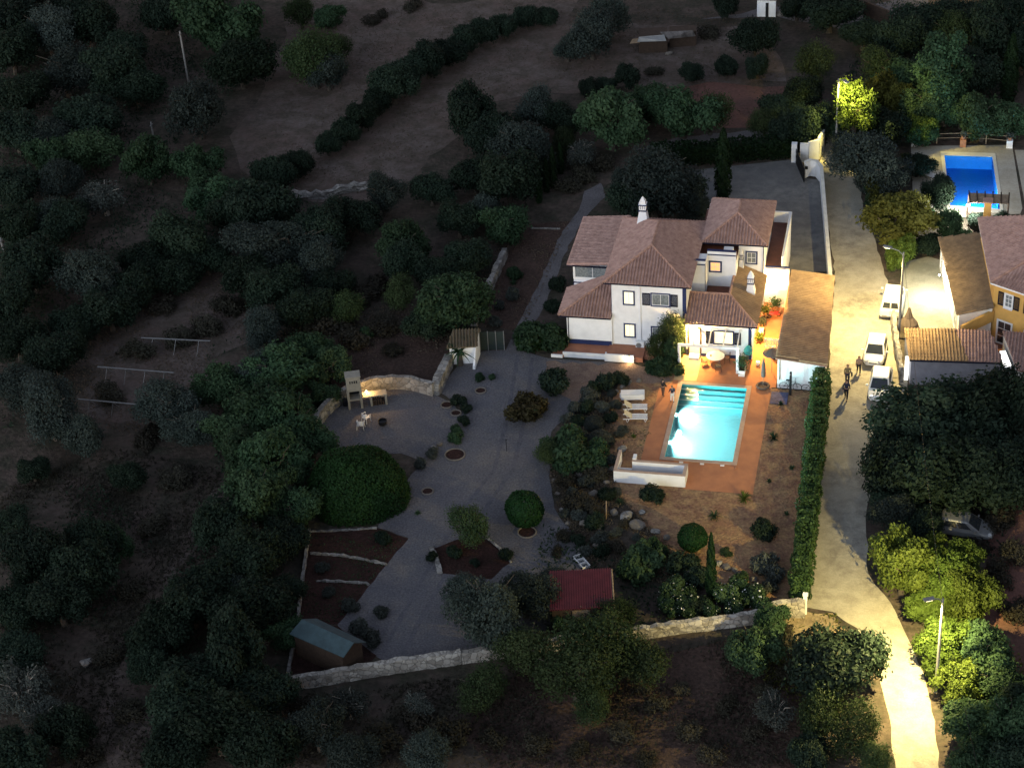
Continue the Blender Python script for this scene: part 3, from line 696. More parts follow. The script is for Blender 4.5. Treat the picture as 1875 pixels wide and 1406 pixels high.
sheet('barbecue_yard', px_poly([(575,806),(592,765),(640,732),(720,712),(795,722),(830,740),(850,770),(838,800),(800,826),(770,845),(735,830),(640,830)]), .010, 'gravel', rag=.08, step=.8, seed=12)
sheet('garden_path', px_poly([(925,648),(958,648),(975,600),(1010,530),(1040,450),(1075,395),(1110,360),(1100,335),(1070,350),(1060,385),(1020,440),(985,525),(945,600)]), .006, 'path', rag=.12, step=.8, seed=13)
sheet('side_garden', px_poly([(872,590),(895,520),(930,465),(970,410),(1045,405),(1020,470),(970,560),(940,605)]), .003, 'soil2', rag=.15, step=.8, seed=14)
sheet('front_lawn', px_poly([(1000,662),(1225,672),(1230,702),(1120,696),(1050,740),(1000,700)]), .010, 'gravelbrown', rag=.25, step=.7, seed=15)
sheet('terraced_beds', px_poly([(567,974),(690,966),(748,986),(618,1143),(545,1140)]), .006, 'soil', rag=.08, step=.8, seed=16)
sheet('tree_bed', px_poly([(792,1005),(850,985),(895,988),(935,1030),(900,1060),(810,1050)]), .012, 'soil', rag=.12, step=.6, seed=17)
sheet('shed_bed', px_poly([(545,1142),(618,1145),(690,1200),(680,1210),(527,1236)]), .010, 'soil', rag=.08, step=.6, seed=18)
sheet('barbecue_field', px_poly([(600,740),(560,660),(640,600),(820,600),(830,640),(790,715),(710,708),(640,722)]), .000, 'soil2', rag=.3, step=1, seed=19)
E_ = .35
sheet('pool_garden', [(-4.9,10.0),(-2.2,11.6),(-.6,12.0),(-.6,PL+.2),(PW+.6,PL+.2),(PW+2,10.1),(11.1,10.1),(11.3,0),(11.2,-9),(11.3,-16.2),(8,-17.0),(4.5,-14.5),(1.6,-11),(-1.2,-7),(-3.8,-3.8),(-4.6,0),(-5.2,4)], .004, 'poolsoil', holes=[[(-.1,-.1),(PW+.1,-.1),(PW+.1,PL+.05),(-.1,PL+.05)]], rag=.0)
deck = [(-1.70,-2.2),(1.9,-2.2),(1.9,-3.75),(6.93,-3.75),(6.93,10.2),(7.25,10.2),(7.25,22.9),(4.8,22.9),(4.8,14.2),(-.8,14.2),(-.8,9.9),(-1.70,8.9)]
sheet('pool_deck', deck, .012, 'deck', holes=[pool_h])
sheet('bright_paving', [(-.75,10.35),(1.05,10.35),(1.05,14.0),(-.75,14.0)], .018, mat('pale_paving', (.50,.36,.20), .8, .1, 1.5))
sheet('driveway', px_poly([(1250,314),(1455,292),(1470,325),(1500,330),(1526,497),(1440,500),(1436,420),(1400,372),(1300,372),(1262,345)]), .006, 'drive')
road = px_poly([(1520,236),(1556,236),(1572,300),(1580,380),(1612,470),(1636,560),(1645,620),(1662,700),(1640,790),(1600,850),(1585,950),(1590,1050),(1640,1120),(1690,1230),(1712,1320),(1722,1440),(1640,1440),(1632,1330),(1610,1230),(1570,1150),(1525,1120),(1478,1112),(1488,1000),(1500,860),(1510,700),(1519,660),(1529,498),(1505,330),(1500,300)])
sheet('road', road, .010, 'road', rag=.10, step=.9, seed=21)
sheet('neighbour_courtyard', px_poly([(1655,480),(1700,470),(1735,480),(1770,606),(1660,606),(1648,560)]), .008, 'court')
sheet('neighbour_pool_deck', [at2(*p) for p in ((1668,268),(1853,266),(1872,382),(1868,392),(1720,400),(1672,372))], .012, 'npool_deck', holes=[npool])
sheet('garden_strip', px_poly([(1858,275),(1900,275),(1905,380),(1878,380)]), .006, 'npool_deck')
sheet('dusty_verge', px_poly([(1412,1118),(1470,1118),(1525,1122),(1560,1160),(1540,1240),(1480,1260),(1420,1190)]), .006, patchy('verge_dust', [(.24,.19,.12),(.17,.13,.085)], [.5], .6, 5, .95, speck=(5,.2)), rag=.3, step=.8, seed=22)

# the pool
pool = thing('swimming_pool', 'lit turquoise swimming pool with white edged steps on the terracotta deck', 'pool', (PW/2, PL/2, 0))
zw = -.10
bs = MB(); t = .22
bs.box(-t,0,-t,PL+t,-PD-.2,-.002); bs.box(PW,PW+t,-t,PL+t,-PD-.2,-.002); bs.box(0,PW,-t,0,-PD-.2,-.002); bs.box(0,PW,PL,PL+t,-PD-.2,-.002); bs.box(0,PW,0,PL,-PD-.2,-PD)
obj('basin', bs, 'blue_tile', pool)
cp = MB()
cp.box(-E_,0,-E_,PL+E_,.002,.05); cp.box(PW,PW+E_,-E_,PL+E_,.002,.05); cp.box(0,PW,-E_,0,.002,.05); cp.box(0,PW,PL,PL+E_,.002,.05)
obj('coping', cp, 'coping', pool, bevel=.01)
for i in range(4):
    y0 = PL-.34*(i+1); z = -.28-.27*i
    st = obj('step', MB().box(.002,PW-.002,y0,y0+.34,-PD+.002,z), 'pool_step', pool)
    obj('step_edge', MB().box(.004,PW-.004,y0-.006,y0+.15,z+.001,z+.012), 'pool_edge', st)
def water_mat(name, tint, rough=.03):
    m = bpy.data.materials.new(name); m.use_nodes = True; n = m.node_tree.nodes; l = m.node_tree.links
    tr = n.new('ShaderNodeBsdfTransparent'); tr.inputs[0].default_value = (*tint, 1)
    gl = n.new('ShaderNodeBsdfGlossy'); gl.inputs['Roughness'].default_value = rough
    fr = n.new('ShaderNodeFresnel'); fr.inputs['IOR'].default_value = 1.33
    nz = n.new('ShaderNodeTexNoise'); nz.inputs['Scale'].default_value = 3.5; nz.inputs['Detail'].default_value = 3
    tc = n.new('ShaderNodeTexCoord'); l.new(tc.outputs['Object'], nz.inputs['Vector'])
    bp = n.new('ShaderNodeBump'); bp.inputs['Strength'].default_value = .5; bp.inputs['Distance'].default_value = .08
    l.new(nz.outputs['Fac'], bp.inputs['Height']); l.new(bp.outputs[0], gl.inputs['Normal']); l.new(bp.outputs[0], fr.inputs['Normal'])
    mx = n.new('ShaderNodeMixShader'); l.new(fr.outputs[0], mx.inputs[0]); l.new(tr.outputs[0], mx.inputs[1]); l.new(gl.outputs[0], mx.inputs[2])
    l.new(mx.outputs[0], n['Material Output'].inputs['Surface']); return m
M['water'] = water_mat('pool_water', (.62,.97,.98))
_n = M['water'].node_tree; _v = _n.nodes.new('ShaderNodeVolumePrincipled'); _v.inputs['Color'].default_value = (.6,.98,1.0,1); _v.inputs['Density'].default_value = .12; _v.inputs['Anisotropy'].default_value = .3
_n.links.new(_v.outputs[0], _n.nodes['Material Output'].inputs['Volume'])
M['water_deep'] = water_mat('blue_pool_water', (.35,.80,1.0))
wt = obj('water', MB().box(.006,PW-.006,.006,PL-.006,-PD+.01,zw), 'water', pool)
for yy in (6.4, 2.7):
    lp = obj('pool_lamp', MB().lathe((0,0,0), [(.10,0),(.13,.01),(.13,.04),(.05,.06)], 14), 'bulb_white', pool, local=True)
    lp.location = (.0-PW/2, yy-PL/2, -.55); lp.rotation_euler = (0, R(90), 0)
    light('underwater_lamp', 'SPOT', (.12, yy, -.50), 7800, (.80,1.0,1.0), pool, .12, rot=(0, R(-78), R(0)), angle=R(160), blend=.8)
for xx in (1.15, 2.7, 4.2): solo('skimmer_lid', MB().box(xx,xx+.3,-.62,-.44,.012,.06), 'white_plastic', f"small white skimmer lid beyond the pool's near edge, {['left','middle','right'][[1.15,2.7,4.2].index(xx)]} one of three", 'pool lid', 'skimmer lids along the pool edge', bevel=.01)

# ------------------------------------------------------------------ the villa
V = thing('villa', 'white two-storey villa with clay tile roofs, navy trim and lit windows beside the pool', 'house', (-.3, 18, 0))
w = MB().box(-6.2,-.25,14.4,24.1,0,6.18); w.v = w.v
obj('wall', w, 'stucco', V)
obj('wall', MB().box(-9.7,-6.203,14.2,18.0,0,3.0), 'stucco', V)
obj('wall', MB().box(-9.9,-6.203,18.003,25.2,0,5.42), 'stucco', V)
obj('wall', MB().box(-.247,4.95,14.0,16.55,0,3.22).box(2.9,4.95,16.55,21.5,0,3.22).box(-.247,2.9,16.55,19.4,0,3.3), 'stucco', V)
obj('wall', MB().box(-.247,.82,18.0,19.4,3.302,6.28).box(-.247,3.098,19.402,28.0,0,5.6).box(.80,3.098,19.402,19.60,5.6,6.55).box(-.247,.82,18.0,18.2,6.28,6.42), 'stucco', V)
obj('wall', MB().box(3.10,5.10,21.502,28.1,0,6.2), 'stucco', V)
obj('wall', MB().box(5.102,7.1,22.8,22.98,0,3.35).box(6.42,6.55,22.98,30.6,0,4.3).box(5.102,6.42,30.45,30.6,0,4.3), 'stucco', V)
obj('terrace_floor', MB().box(-.24,2.89,16.62,19.395,3.302,3.34), 'brownfloor', V)
obj('terrace_floor', MB().box(-.24,3.09,19.61,27.9,5.602,5.63), 'brownfloor', V)
obj('balcony_floor', MB().box(5.11,6.415,22.99,30.44,3.1,3.3), 'brownfloor', V)
# trims
tr = MB()
tr.box(-.545,-.235,14.36,14.398,0,6.1); tr.box(4.70,4.965,13.96,13.998,0,3.1); tr.box(4.952,4.985,13.96,14.3,0,3.1)
tr.box(-6.235,-6.205,14.36,14.397,0,6.1); tr.box(-9.735,-6.24,14.165,14.197,0,.74); tr.box(-9.74,-9.702,14.165,17.9,0,2.95)
tr.box(-6.2,-.55,14.372,14.398,0,.27); tr.box(-.23,-.0,13.97,13.998,0,.62); tr.box(.95,4.69,13.97,13.998,0,.30)
tr.box(.785,.825,17.965,17.998,3.34,6.2); tr.box(.80,3.09,19.37,19.399,6.18,6.28); tr.box(-.24,.78,17.97,17.998,6.02,6.12)
tr.box(-9.94,-6.3,17.96,18.0,3.72,3.82); tr.box(-9.94,-9.902,17.96,25.1,3.72,3.82); tr.box(-9.94,-9.902,17.96,18.1,0,3.7)
tr.box(3.062,3.098,21.46,21.50,3.34,6.1); tr.box(5.06,5.13,21.46,21.50,3.3,6.1); tr.box(5.11,7.1,22.76,22.798,3.24,3.3)
tr.box(.78,3.09,19.36,19.62,6.552,6.62); tr.box(-.24,.83,17.96,18.22,6.422,6.48); tr.box(5.10,7.12,22.76,23.0,3.352,3.40)
for i_ in range(0, len(tr.v), 8):
    q_ = MB(); q_.add(tr.v[i_:i_+8], [(0,3,2,1),(4,5,6,7),(0,1,5,4),(1,2,6,5),(2,3,7,6),(3,0,4,7)]); obj('trim_band', q_, 'navy', V)
# main hip roof
e = 6.30; A, B, C_, D = (-6.75,14.0,e),(.14,14.0,e),(.14,24.5,e),(-6.75,24.5,e); r1, r2 = (-3.35,17.35,7.98),(-3.35,21.2,7.98)
rf = tiled('roof', [A,B,r1], 'tile', V)
for pl in ([B,C_,r2,r1],[C_,D,r2],[D,A,r1,r2]): tiled('roof', pl, 'tile', V)
for a,b in ((A,r1),(B,r1),(r1,r2),(r2,C_),(r2,D)): ridge(rf, a, b)
gu = MB()
def fascia(mb, quad, h=.13, th=.03):
    for (a,b) in zip(quad, quad[1:]+quad[:1]):
        a = Vector(a); b = Vector(b); d = (b-a).normalized(); n = Vector((d.y,-d.x,0))
        mb.add([a+Vector((0,0,-h)),b+Vector((0,0,-h)),b+Vector((0,0,.0)),a,a+n*th+Vector((0,0,-h)),b+n*th+Vector((0,0,-h)),b+n*th,a+n*th], [(0,1,2,3),(4,7,6,5),(0,4,5,1),(3,2,6,7)])
fascia(gu, [A,B,C_,D]); obj('gutter', gu, 'dark', V)
obj('soffit', MB().box(-6.74,.13,14.01,24.49,e-.14,e-.115), 'stucco', V)
# tower roof
e = 6.35; A, B, C_, D = (.16,21.08,e),(5.44,21.08,e),(5.44,28.45,e),(.16,28.45,e); r1, r2 = (2.8,23.75,7.75),(2.8,25.8,7.75)
rf = tiled('roof', [A,B,r1], 'tile', V)
for pl in ([B,C_,r2,r1],[C_,D,r2],[D,A,r1,r2]): tiled('roof', pl, 'tile', V)
for a,b in ((A,r1),(B,r1),(r1,r2),(r2,C_),(r2,D)): ridge(rf, a, b)
gu = MB(); fascia(gu, [A,B,C_,D]); obj('gutter', gu, 'dark', V)
obj('soffit', MB().box(.17,5.43,21.09,28.44,e-.14,e-.115), 'stucco', V)
obj('terrace_wall', MB().box(.0,3.0,27.6,27.8,5.63,6.2), 'stucco', V); obj('water_tank_box', MB().box(2.0,2.75,20.2,20.9,5.63,6.2), 'stucco', V)
# kitchen wing roof
e = 3.32; A, B = (-.36,13.6,e),(5.38,13.6,e); K = (2.93,16.55,4.32); K0 = (-.36,16.55,4.32); B2 = (5.38,21.49,e); K2 = (2.93,21.49,4.32)
rf = tiled('roof', [A,B,K,K0], 'tile', V); tiled('roof', [B,B2,K2,K], 'tile_old', V)
for a,b in ((B,K),(K0,K),(K,K2)): ridge(rf, a, b)
obj('parapet', MB().box(-.30,2.86,16.56,16.66,3.3,4.30).box(2.83,2.93,16.67,21.45,3.3,4.28), 'stucco', V)
gu = MB(); fascia(gu, [A,B]); gu2 = MB()
for (a,b) in ((A,B),(B,B2)):
    a = Vector(a); b = Vector(b); gu2.tube([a+Vector((0,0,-.1)), b+Vector((0,0,-.1))], .065, 8)
obj('gutter', gu2, 'dark', V)
obj('soffit', MB().box(-.35,5.37,13.61,13.998,e-.13,e-.105).box(4.952,5.37,14.3,21.4,e-.13,e-.105), 'stucco', V)
# south west wing roof
e = 3.14; A, B, Ee = (-10.45,13.8,e),(-6.24,13.8,e),(-10.45,17.98,e); K = (-7.2,17.0,4.55)
rf = tiled('roof', [A,B,(-6.24,17.0,4.55),K], 'tile', V); tiled('roof', [A,K,(-7.2,17.98,4.55),Ee][::-1], 'tile', V) if False else tiled('roof', [Ee,A,K,(-7.2,17.98,4.55)], 'tile', V)
tiled('roof', [(-6.24,17.98,4.56),(-7.18,17.98,4.56),(-7.18,17.0,4.56),(-6.24,17.0,4.56)], 'tile', V)
ridge(rf, A, K); ridge(rf, K, (-6.3,17.0,4.55))
gu = MB(); fascia(gu, [A,B,(-6.24,17.9,e),Ee]); obj('gutter', gu, 'dark', V)
# north west wing roof
tiled('roof', [(-10.35,25.6,5.50),(-10.35,17.75,5.50),(-6.30,17.75,5.86),(-6.30,25.6,5.86)], 'tile', V)
gu = MB(); fascia(gu, [(-10.35,17.75,5.5),(-6.3,17.75,5.5)]); obj('gutter', gu, 'dark', V)
for o_ in (): pass
chimney(V, -4.85, 22.6, 7.0, .95, 2.45); chimney(V, 4.42, 18.2, 3.45, .80, 2.2); chimney(V, 3.35, 21.15, 4.1, .42, 1.75)
# windows of the pool front
window(V, (-5.20,14.4,0), XU, .76, 4.25, 5.36, 'lit_warm', nv=1)
window(V, (-5.18,14.4,0), XU, .76, 1.22, 2.32, 'lit_warm', nv=1)
window(V, (-2.98,14.4,0), XU, 1.38, 4.28, 5.30, 'glass_grey', nv=1)
shutter(V, (-3.74,14.4,0), XU, 0, .62, 4.22, 5.34); shutter(V, (-1.48,14.4,0), XU, 0, .56, 4.22, 5.34)
window(V, (-3.0,14.4,0), XU, 1.38, 1.15, 2.2, 'glass_grey', nv=1)
window(V, (2.02,14.0,0), XU, 1.46, 1.35, 2.45, 'lit_warm', nv=1, nh=0)
shutter(V, (1.36,14.0,0), XU, 0, .54, 1.3, 2.42); shutter(V, (3.6,14.0,0), XU, 0, .52, 1.3, 2.42)
dr = obj('door', MB().box(.04,.86,13.955,13.998,.28,2.62), 'white_metal', V)
obj('pane', MB().box(.14,.76,13.945,13.954,.9,2.5), 'lit_warm', dr); obj('handle', MB().tube([(.72,13.90,1.3),(.72,13.93,1.3),(.60,13.9,1.3)], .018, 6), 'black', dr)
obj('frame', MB().box(-.06,.038,13.94,13.999,.28,2.72).box(.862,.96,13.94,13.999,.28,2.72).box(.038,.862,13.94,13.999,2.622,2.72), 'darkwood', dr)
window(V, (1.05,19.4,0), XU, .80, 4.75, 5.55, 'lit_orange', nv=1, nh=1, fw=.12)
window(V, (3.76,21.5,0), XU, .74, 4.45, 5.42, 'glass_grey', nv=1, nh=1, fw=.12)
window(V, (-9.80,18.0,0), XU, 2.95, 4.25, 5.28, 'glass_grey', frame='white_metal', nv=1, fw=.12, sill=False)
window(V, (-9.9,24.6,0), (0,-1,0), 2.2, 4.25, 5.2, 'glass_grey', frame='white_metal', nv=2, fw=.1, sill=False)
# balcony balustrade with slim white balusters
bl = MB()
for i in range(26): yy = 23.2+i*.275; bl.box(6.56,6.60,yy,yy+.07,3.3,4.25)
bl.box(6.552,6.62,23.0,30.5,4.25,4.33); obj('balustrade', bl, 'stucco', V)
# air conditioner, lamps, downpipes
ac = obj('air_conditioner', MB().box(-4.30,-3.62,14.05,14.37,.34,.92), 'white_metal', V, bevel=.02); obj('fan_grille', MB().lathe((0,0,0),[(.22,0),(.22,.02),(.04,.025)],16), 'galv', ac, local=True).matrix_local = Matrix.Translation(Vector((-4.05,14.04,.63))-loc0(ac))@Matrix.Rotation(R(90),4,'X')
for q_ in ([(-3.9,14.33,5.9),(-3.9,14.33,.3)], [(5.0,13.78,3.15),(5.0,13.9,2.9),(5.02,13.93,.1)], [(-9.75,13.9,3.0),(-9.8,14.1,2.8),(-9.8,14.12,.1)]): obj('downpipe', MB().tube(q_, .042, 8), 'stucco', V)
def wall_lamp(parent, x, y, z, power, col, mt, name='wall_lamp', d=(0,-1), size=.1, off=.22, down=False):
    b = obj(name, MB().box(-.06,.06,-.06,.06,-.12,.10), 'black', parent, local=True); b.location = Vector((x+d[0]*.05, y+d[1]*.05, z))-loc0(parent)
    g = obj('bulb', MB().lathe((d[0]*.12,d[1]*.12,-.1), [(.03,0),(.07,.04),(.08,.1),(.05,.16)], 10), mt, b, local=True)
    L = light('lamp_light', 'POINT', (x+d[0]*off, y+d[1]*off, z-.2), power, col, b, size); return b
wall_lamp(V, .45, 14.0, 2.98, 3200, (1.0,.60,.18), 'bulb_warm', off=.42)
wall_lamp(V, 4.95, 15.9, 2.75, 3600, (1.0,.54,.12), 'bulb_warm', d=(1,0))
wall_lamp(V, 5.10, 21.9, 2.75, 800, (1.0,.72,.36), 'bulb_warm', d=(1,0))
wall_lamp(V, -4.6, 12.38, .62, 55, (1.0,.70,.35), 'bulb_warm')
# front terrace with stepped white edge
tf = MB().box(-10.85,-9.9,12.55,14.16,0,.18).box(-9.9,-6.45,12.72,14.16,0,.34).box(-6.44,-3.5,12.52,14.36,0,.42).box(-3.5,-.82,13.0,14.36,0,.30)
obj('front_terrace', tf, 'terracotta', V)
obj('terrace_edge', MB().box(-10.9,-9.98,12.44,12.548,0,.26).box(-9.98,-6.46,12.60,12.718,0,.46).box(-6.52,-4.2,12.38,12.518,0,.66).box(-6.56,-6.45,12.40,12.9,0,.55), 'stucco', V)
# pergola
pg = obj('pergola', MB().box(-.60,4.22,11.82,11.98,2.22,2.42), 'stucco', V)
for xx in (-.5, 4.08): obj('post', MB().box(xx-.1,xx+.1,11.8,12.0,0,2.218), 'stucco', pg)
for xx in (.62,1.82,2.94,4.05): obj('rafter', MB().obox((xx,12.90,2.585),(.085,2.22,.12),0,('X',R(6.5))), 'white_metal', pg)
sp = MB().box(.06,.86,13.3,13.95,.012,.28); obj('doorstep', sp, 'stucco', V, bevel=.01)
obj('canopy_bracket', MB().tube([(4.6,13.9,2.9),(4.62,13.62,3.1)], .03, 6).tube([(4.9,13.9,2.9),(4.92,13.62,3.1)], .03, 6), 'white_metal', V)

# ------------------------------------------------------------------ garage, walls
G = thing('garage', 'long low outbuilding with a brown tile roof between side yard and road', 'outbuilding', (9.1,16.8,0))
obj('wall', MB().prism([(7.35,10.25),(11.0,10.25),(10.62,23.1),(7.40,23.1)], 0, [2.78,2.42,2.42,2.78]), 'stucco', G)
rf = tiled('roof', [(11.15,10.0,2.50),(10.72,23.4,2.50),(7.25,23.4,2.92),(7.18,10.0,2.92)], 'tile_old', G, col=.25, row=.40)
obj('fascia', MB().tube([(7.2,9.98,2.86),(11.13,9.98,2.44)], .05, 6), 'ridge', G)
obj('downpipe', MB().tube([(7.5,10.2,2.7),(7.52,10.2,.8)], .035, 6), 'galv', G)
bw = thing('boundary_wall', 'long white rendered wall beside the driveway ending in a curve at the gate', 'wall', (9.5,34,0))
pts = [at2(1526,497,0)]; 
P0 = Vector((10.50,23.45,0)); P1 = Vector((8.1,44.2,0)); cv = [P0, P0.lerp(P1,.5), P1, Vector((7.6,45.2,0)), Vector((7.0,45.35,0)), Vector((6.6,44.9,0))]
wb = MB()
for a,b in zip(cv[:-1], cv[1:]):
    d = (b-a).normalized(); q = Vector((-d.y,d.x,0))*.11; wb.prism([((a-q-d*.05).x,(a-q-d*.05).y),((b-q+d*.04).x,(b-q+d*.04).y),((b+q+d*.04).x,(b+q+d*.04).y),((a+q-d*.05).x,(a+q-d*.05).y)], 0, 1.55+.001*cv.index(a))
obj('wall', wb, 'stucco', bw)
cb = MB()
for a,b in zip(cv[:-1], cv[1:]):
    d = (b-a).normalized(); q = Vector((-d.y,d.x,0))*.15; zt = 1.56+.001*cv.index(a); cb.prism([((a-q-d*.06).x,(a-q-d*.06).y),((b-q+d*.05).x,(b-q+d*.05).y),((b+q+d*.05).x,(b+q+d*.05).y),((a+q-d*.06).x,(a+q-d*.06).y)], zt, zt+.06)
obj('coping', cb, 'stucco_side', bw); obj('intercom', MB().box(6.60,6.85,44.75,44.79,.9,1.2), 'black', bw)
gw = thing('gate_wall', 'curved white gate wall with square pillar across the driveway entrance', 'wall', (*at2(1478,300,0),0))
ga = at(1454,296,0); gb = [at(1458,298,0)+Vector((.3,.2,0)), at(1475,302,0)+Vector((.2,.6,0)), at(1498,292,0), at(1507,276,0)]
wb = MB().box(ga.x-.25,ga.x+.25,ga.y-.25,ga.y+.25,0,1.9)
obj('pillar', wb, 'stucco', gw); wb = MB()
for a,b in zip(gb[:-1], gb[1:]):
    d = (b-a).normalized(); q = Vector((-d.y,d.x,0))*.12; i_ = gb.index(a); wb.prism([((a-q).x,(a-q).y),((b-q).x,(b-q).y),((b+q).x,(b+q).y),((a+q).x,(a+q).y)], 0, 1.9+.15*i_)
obj('wall', wb, 'stucco', gw)
gt = thing('driveway_gate', 'dark metal driveway gate standing open below the white pillar', 'gate', (*at2(1462,312,0),0))
g0 = at(1457,300,0); g1 = at(1472,336,0); gm = MB()
for i in range(14): p = g0.lerp(g1, i/13); gm.tube([(p.x,p.y,.1),(p.x,p.y,1.5)], .022, 5)
gm.tube([(g0.x,g0.y,1.5),(g1.x,g1.y,1.5)], .04, 6).tube([(g0.x,g0.y,.15),(g1.x,g1.y,.15)], .04, 6).tube([(g0.x,g0.y,.8),(g1.x,g1.y,.8)], .03, 6)
obj('bars', gm, 'black', gt)
obj('panel', MB().prism([(g0.x+.03,g0.y),(g1.x+.03,g1.y),(g1.x+.05,g1.y),(g0.x+.05,g0.y)], .2, 1.42), 'black', gt)
# white enclosure by the pool
en = thing('garden_wall', 'low white rendered L-shaped wall enclosure at the near corner of the pool deck', 'wall', (-.6,-2.7,0))
obj('wall', MB().box(-3.25,2.0,-3.55,-3.35,0,1.0).box(-3.25,-3.05,-3.348,-.9,0,1.0).box(1.80,2.0,-3.348,-2.102,0,1.0).box(-2.1,2.0,-2.1,-1.9,0,.92).box(-2.1,-1.85,-1.898,-1.3,0,1.05).box(-3.04,-2.1,-2.3,-2.15,0,.35), 'stucco', en)
obj('coping', MB().box(-3.27,2.02,-3.57,-3.33,1.002,1.03).box(-3.27,-3.03,-3.328,-.88,1.002,1.03).box(1.78,2.02,-3.328,-2.12,1.002,1.03).box(-2.12,2.02,-2.118,-1.88,.922,.95), 'coping', en)
solo('inner_floor', MB().box(-3.04,1.79,-3.34,-2.11,.014,.03), 'bluefloor', 'blue-grey floor inside the low white enclosure', 'paving')
# ------------------------------------------------------------------ neighbour house
NH = thing('neighbour_house', 'ochre yellow neighbour house with dark shutters and brown tile roof', 'house', (25,20,0))
C1 = Vector((23.35,18.95,0)); dF = Vector((2.3,-1.35,0)).normalized(); C2 = C1+dF*9; C0 = Vector((22.25,28.6,0)); C3 = C0+dF*9+Vector((1.2,3,0))
obj('wall', MB().prism([(C0.x,C0.y),(C1.x,C1.y),(C2.x,C2.y),(C3.x,C3.y)], 0, 5.55), 'yellow', NH)
ze = 5.6; o1 = C1-dF*.35+Vector((-.2,-.35,0)); 
def z_(v, z): return (v.x, v.y, z)
E0 = C0+Vector((-.35,.3,0)); E1 = C1+Vector((-.30,-.40,0)); E2 = C2+Vector((.1,-.45,0)); E3 = C3+Vector((.3,.3,0)); rA = Vector((26.6,20.6,7.3)); rB = Vector((26.0,26.5,7.3)); rC = E2+Vector((.8,4.8,7.3))
rf = tiled('roof', [z_(E1,ze),z_(E2,ze),tuple(rC),tuple(rA)], 'tile', NH); tiled('roof', [z_(E0,ze),z_(E1,ze),tuple(rA),tuple(rB)], 'tile', NH); tiled('roof', [z_(E3,ze),z_(E0,ze),tuple(rB),tuple(rC)], 'tile', NH)
ridge(rf, z_(E1,ze), rA); ridge(rf, rA, rB); ridge(rf, rA, rC)
gu = MB(); fascia(gu, [z_(E0,ze),z_(E1,ze),z_(E2,ze)]); obj('gutter', gu, 'stucco', NH)
def xy0(v): return (v.x, v.y, 0)
wn = window(NH, xy0(C1+dF*1.05), dF, .62, 3.65, 4.75, 'glass_grey', frame='white_metal', nv=1, nh=2)
shutter(NH, xy0(C1+dF*1.05), dF, -.62, .5, 3.6, 4.8); shutter(NH, xy0(C1+dF*1.05), dF, .74, .5, 3.6, 4.8)
window(NH, xy0(C1+dF*3.3), dF, .62, 3.65, 4.75, 'glass_grey', frame='white_metal', nv=1, nh=2); shutter(NH, xy0(C1+dF*3.3), dF, -.62, .5, 3.6, 4.8)
ch_ = obj('chimney', MB().box(22.35,22.95,30.0,30.6,2.5,6.4), 'yellow', NH); obj('cap', MB().box(22.25,23.05,29.9,30.7,6.402,6.5), 'ridge', ch_)
# porch of the neighbour house: ochre arched front
pw = [(21.0,16.5),(23.2,19.0)]
obj('porch_wall', MB().prism([(20.95,16.25),(21.2,16.25),(23.5,18.7),(23.35,18.93)], 2.0, 2.95).prism([(20.95,16.25),(21.25,16.25),(21.25,16.5),(20.95,16.5)], 0, 2.0).box(22.1,22.3,17.5,17.7,0,2.0), 'yellow', NH)
obj('porch_floor', MB().box(21,27,14.5,18.8,.01,.12), 'terracotta', NH)
window(NH, xy0(C1+dF*.6), dF, 1.2, .2, 2.2, 'glass_dark', frame='white_metal', nv=1, nh=2, sill=False)
window(NH, xy0(C1+dF*3.0), dF, 1.0, .9, 2.1, 'glass_dark', frame='white_metal', nv=1, nh=1, sill=False)
# long annex with brown tile roof
AX = thing('annex', 'long lean-to annex with an old brown tile roof against the ochre house', 'outbuilding', (21,23,0))
a0 = Vector((*at2(1718,436,2.75),2.75)); a1 = Vector((*at2(1752,576,2.75),2.75)); a2 = Vector((*at2(1820,562,3.6),3.6)); a3 = Vector((*at2(1797,428,3.6),3.6))
tiled('roof', [tuple(a0),tuple(a1),tuple(a2),tuple(a3)], 'tile_dull', AX)
q = Vector((.25,.15,0))
wp = [(a0+q).to_2d(), (a1+Vector((.2,.35,0))).to_2d(), (a2+Vector((-.1,.35,0))).to_2d(), (a3+Vector((-.1,0,0))).to_2d()]
obj('wall', MB().prism([tuple(p) for p in wp], 0, [2.6,2.6,3.3,3.3]), 'stucco_side', AX)
dU = (a1-a0); dU.z = 0; dU.normalize(); L_ = (a1-a0).length
for i, s in enumerate((.8, 3.2, 9.6, 12.2)):
    if s+1.5 > L_: break
    wo = Vector((*wp[0],0))+(Vector((*wp[1],0))-Vector((*wp[0],0))).normalized()*s
    window(AX, xy0(wo), dU, 1.3, .3, 2.15, 'glass_dark' if i < 2 else 'glass_grey', frame='white_metal', nv=1, nh=1, sill=False)
lx = at(1727,500,2.55)
wall_lamp(AX, lx.x-.12, lx.y, 2.35, 1000, (1.0,1.0,.84), 'bulb_white', d=(-1,0), size=.15, off=.55)
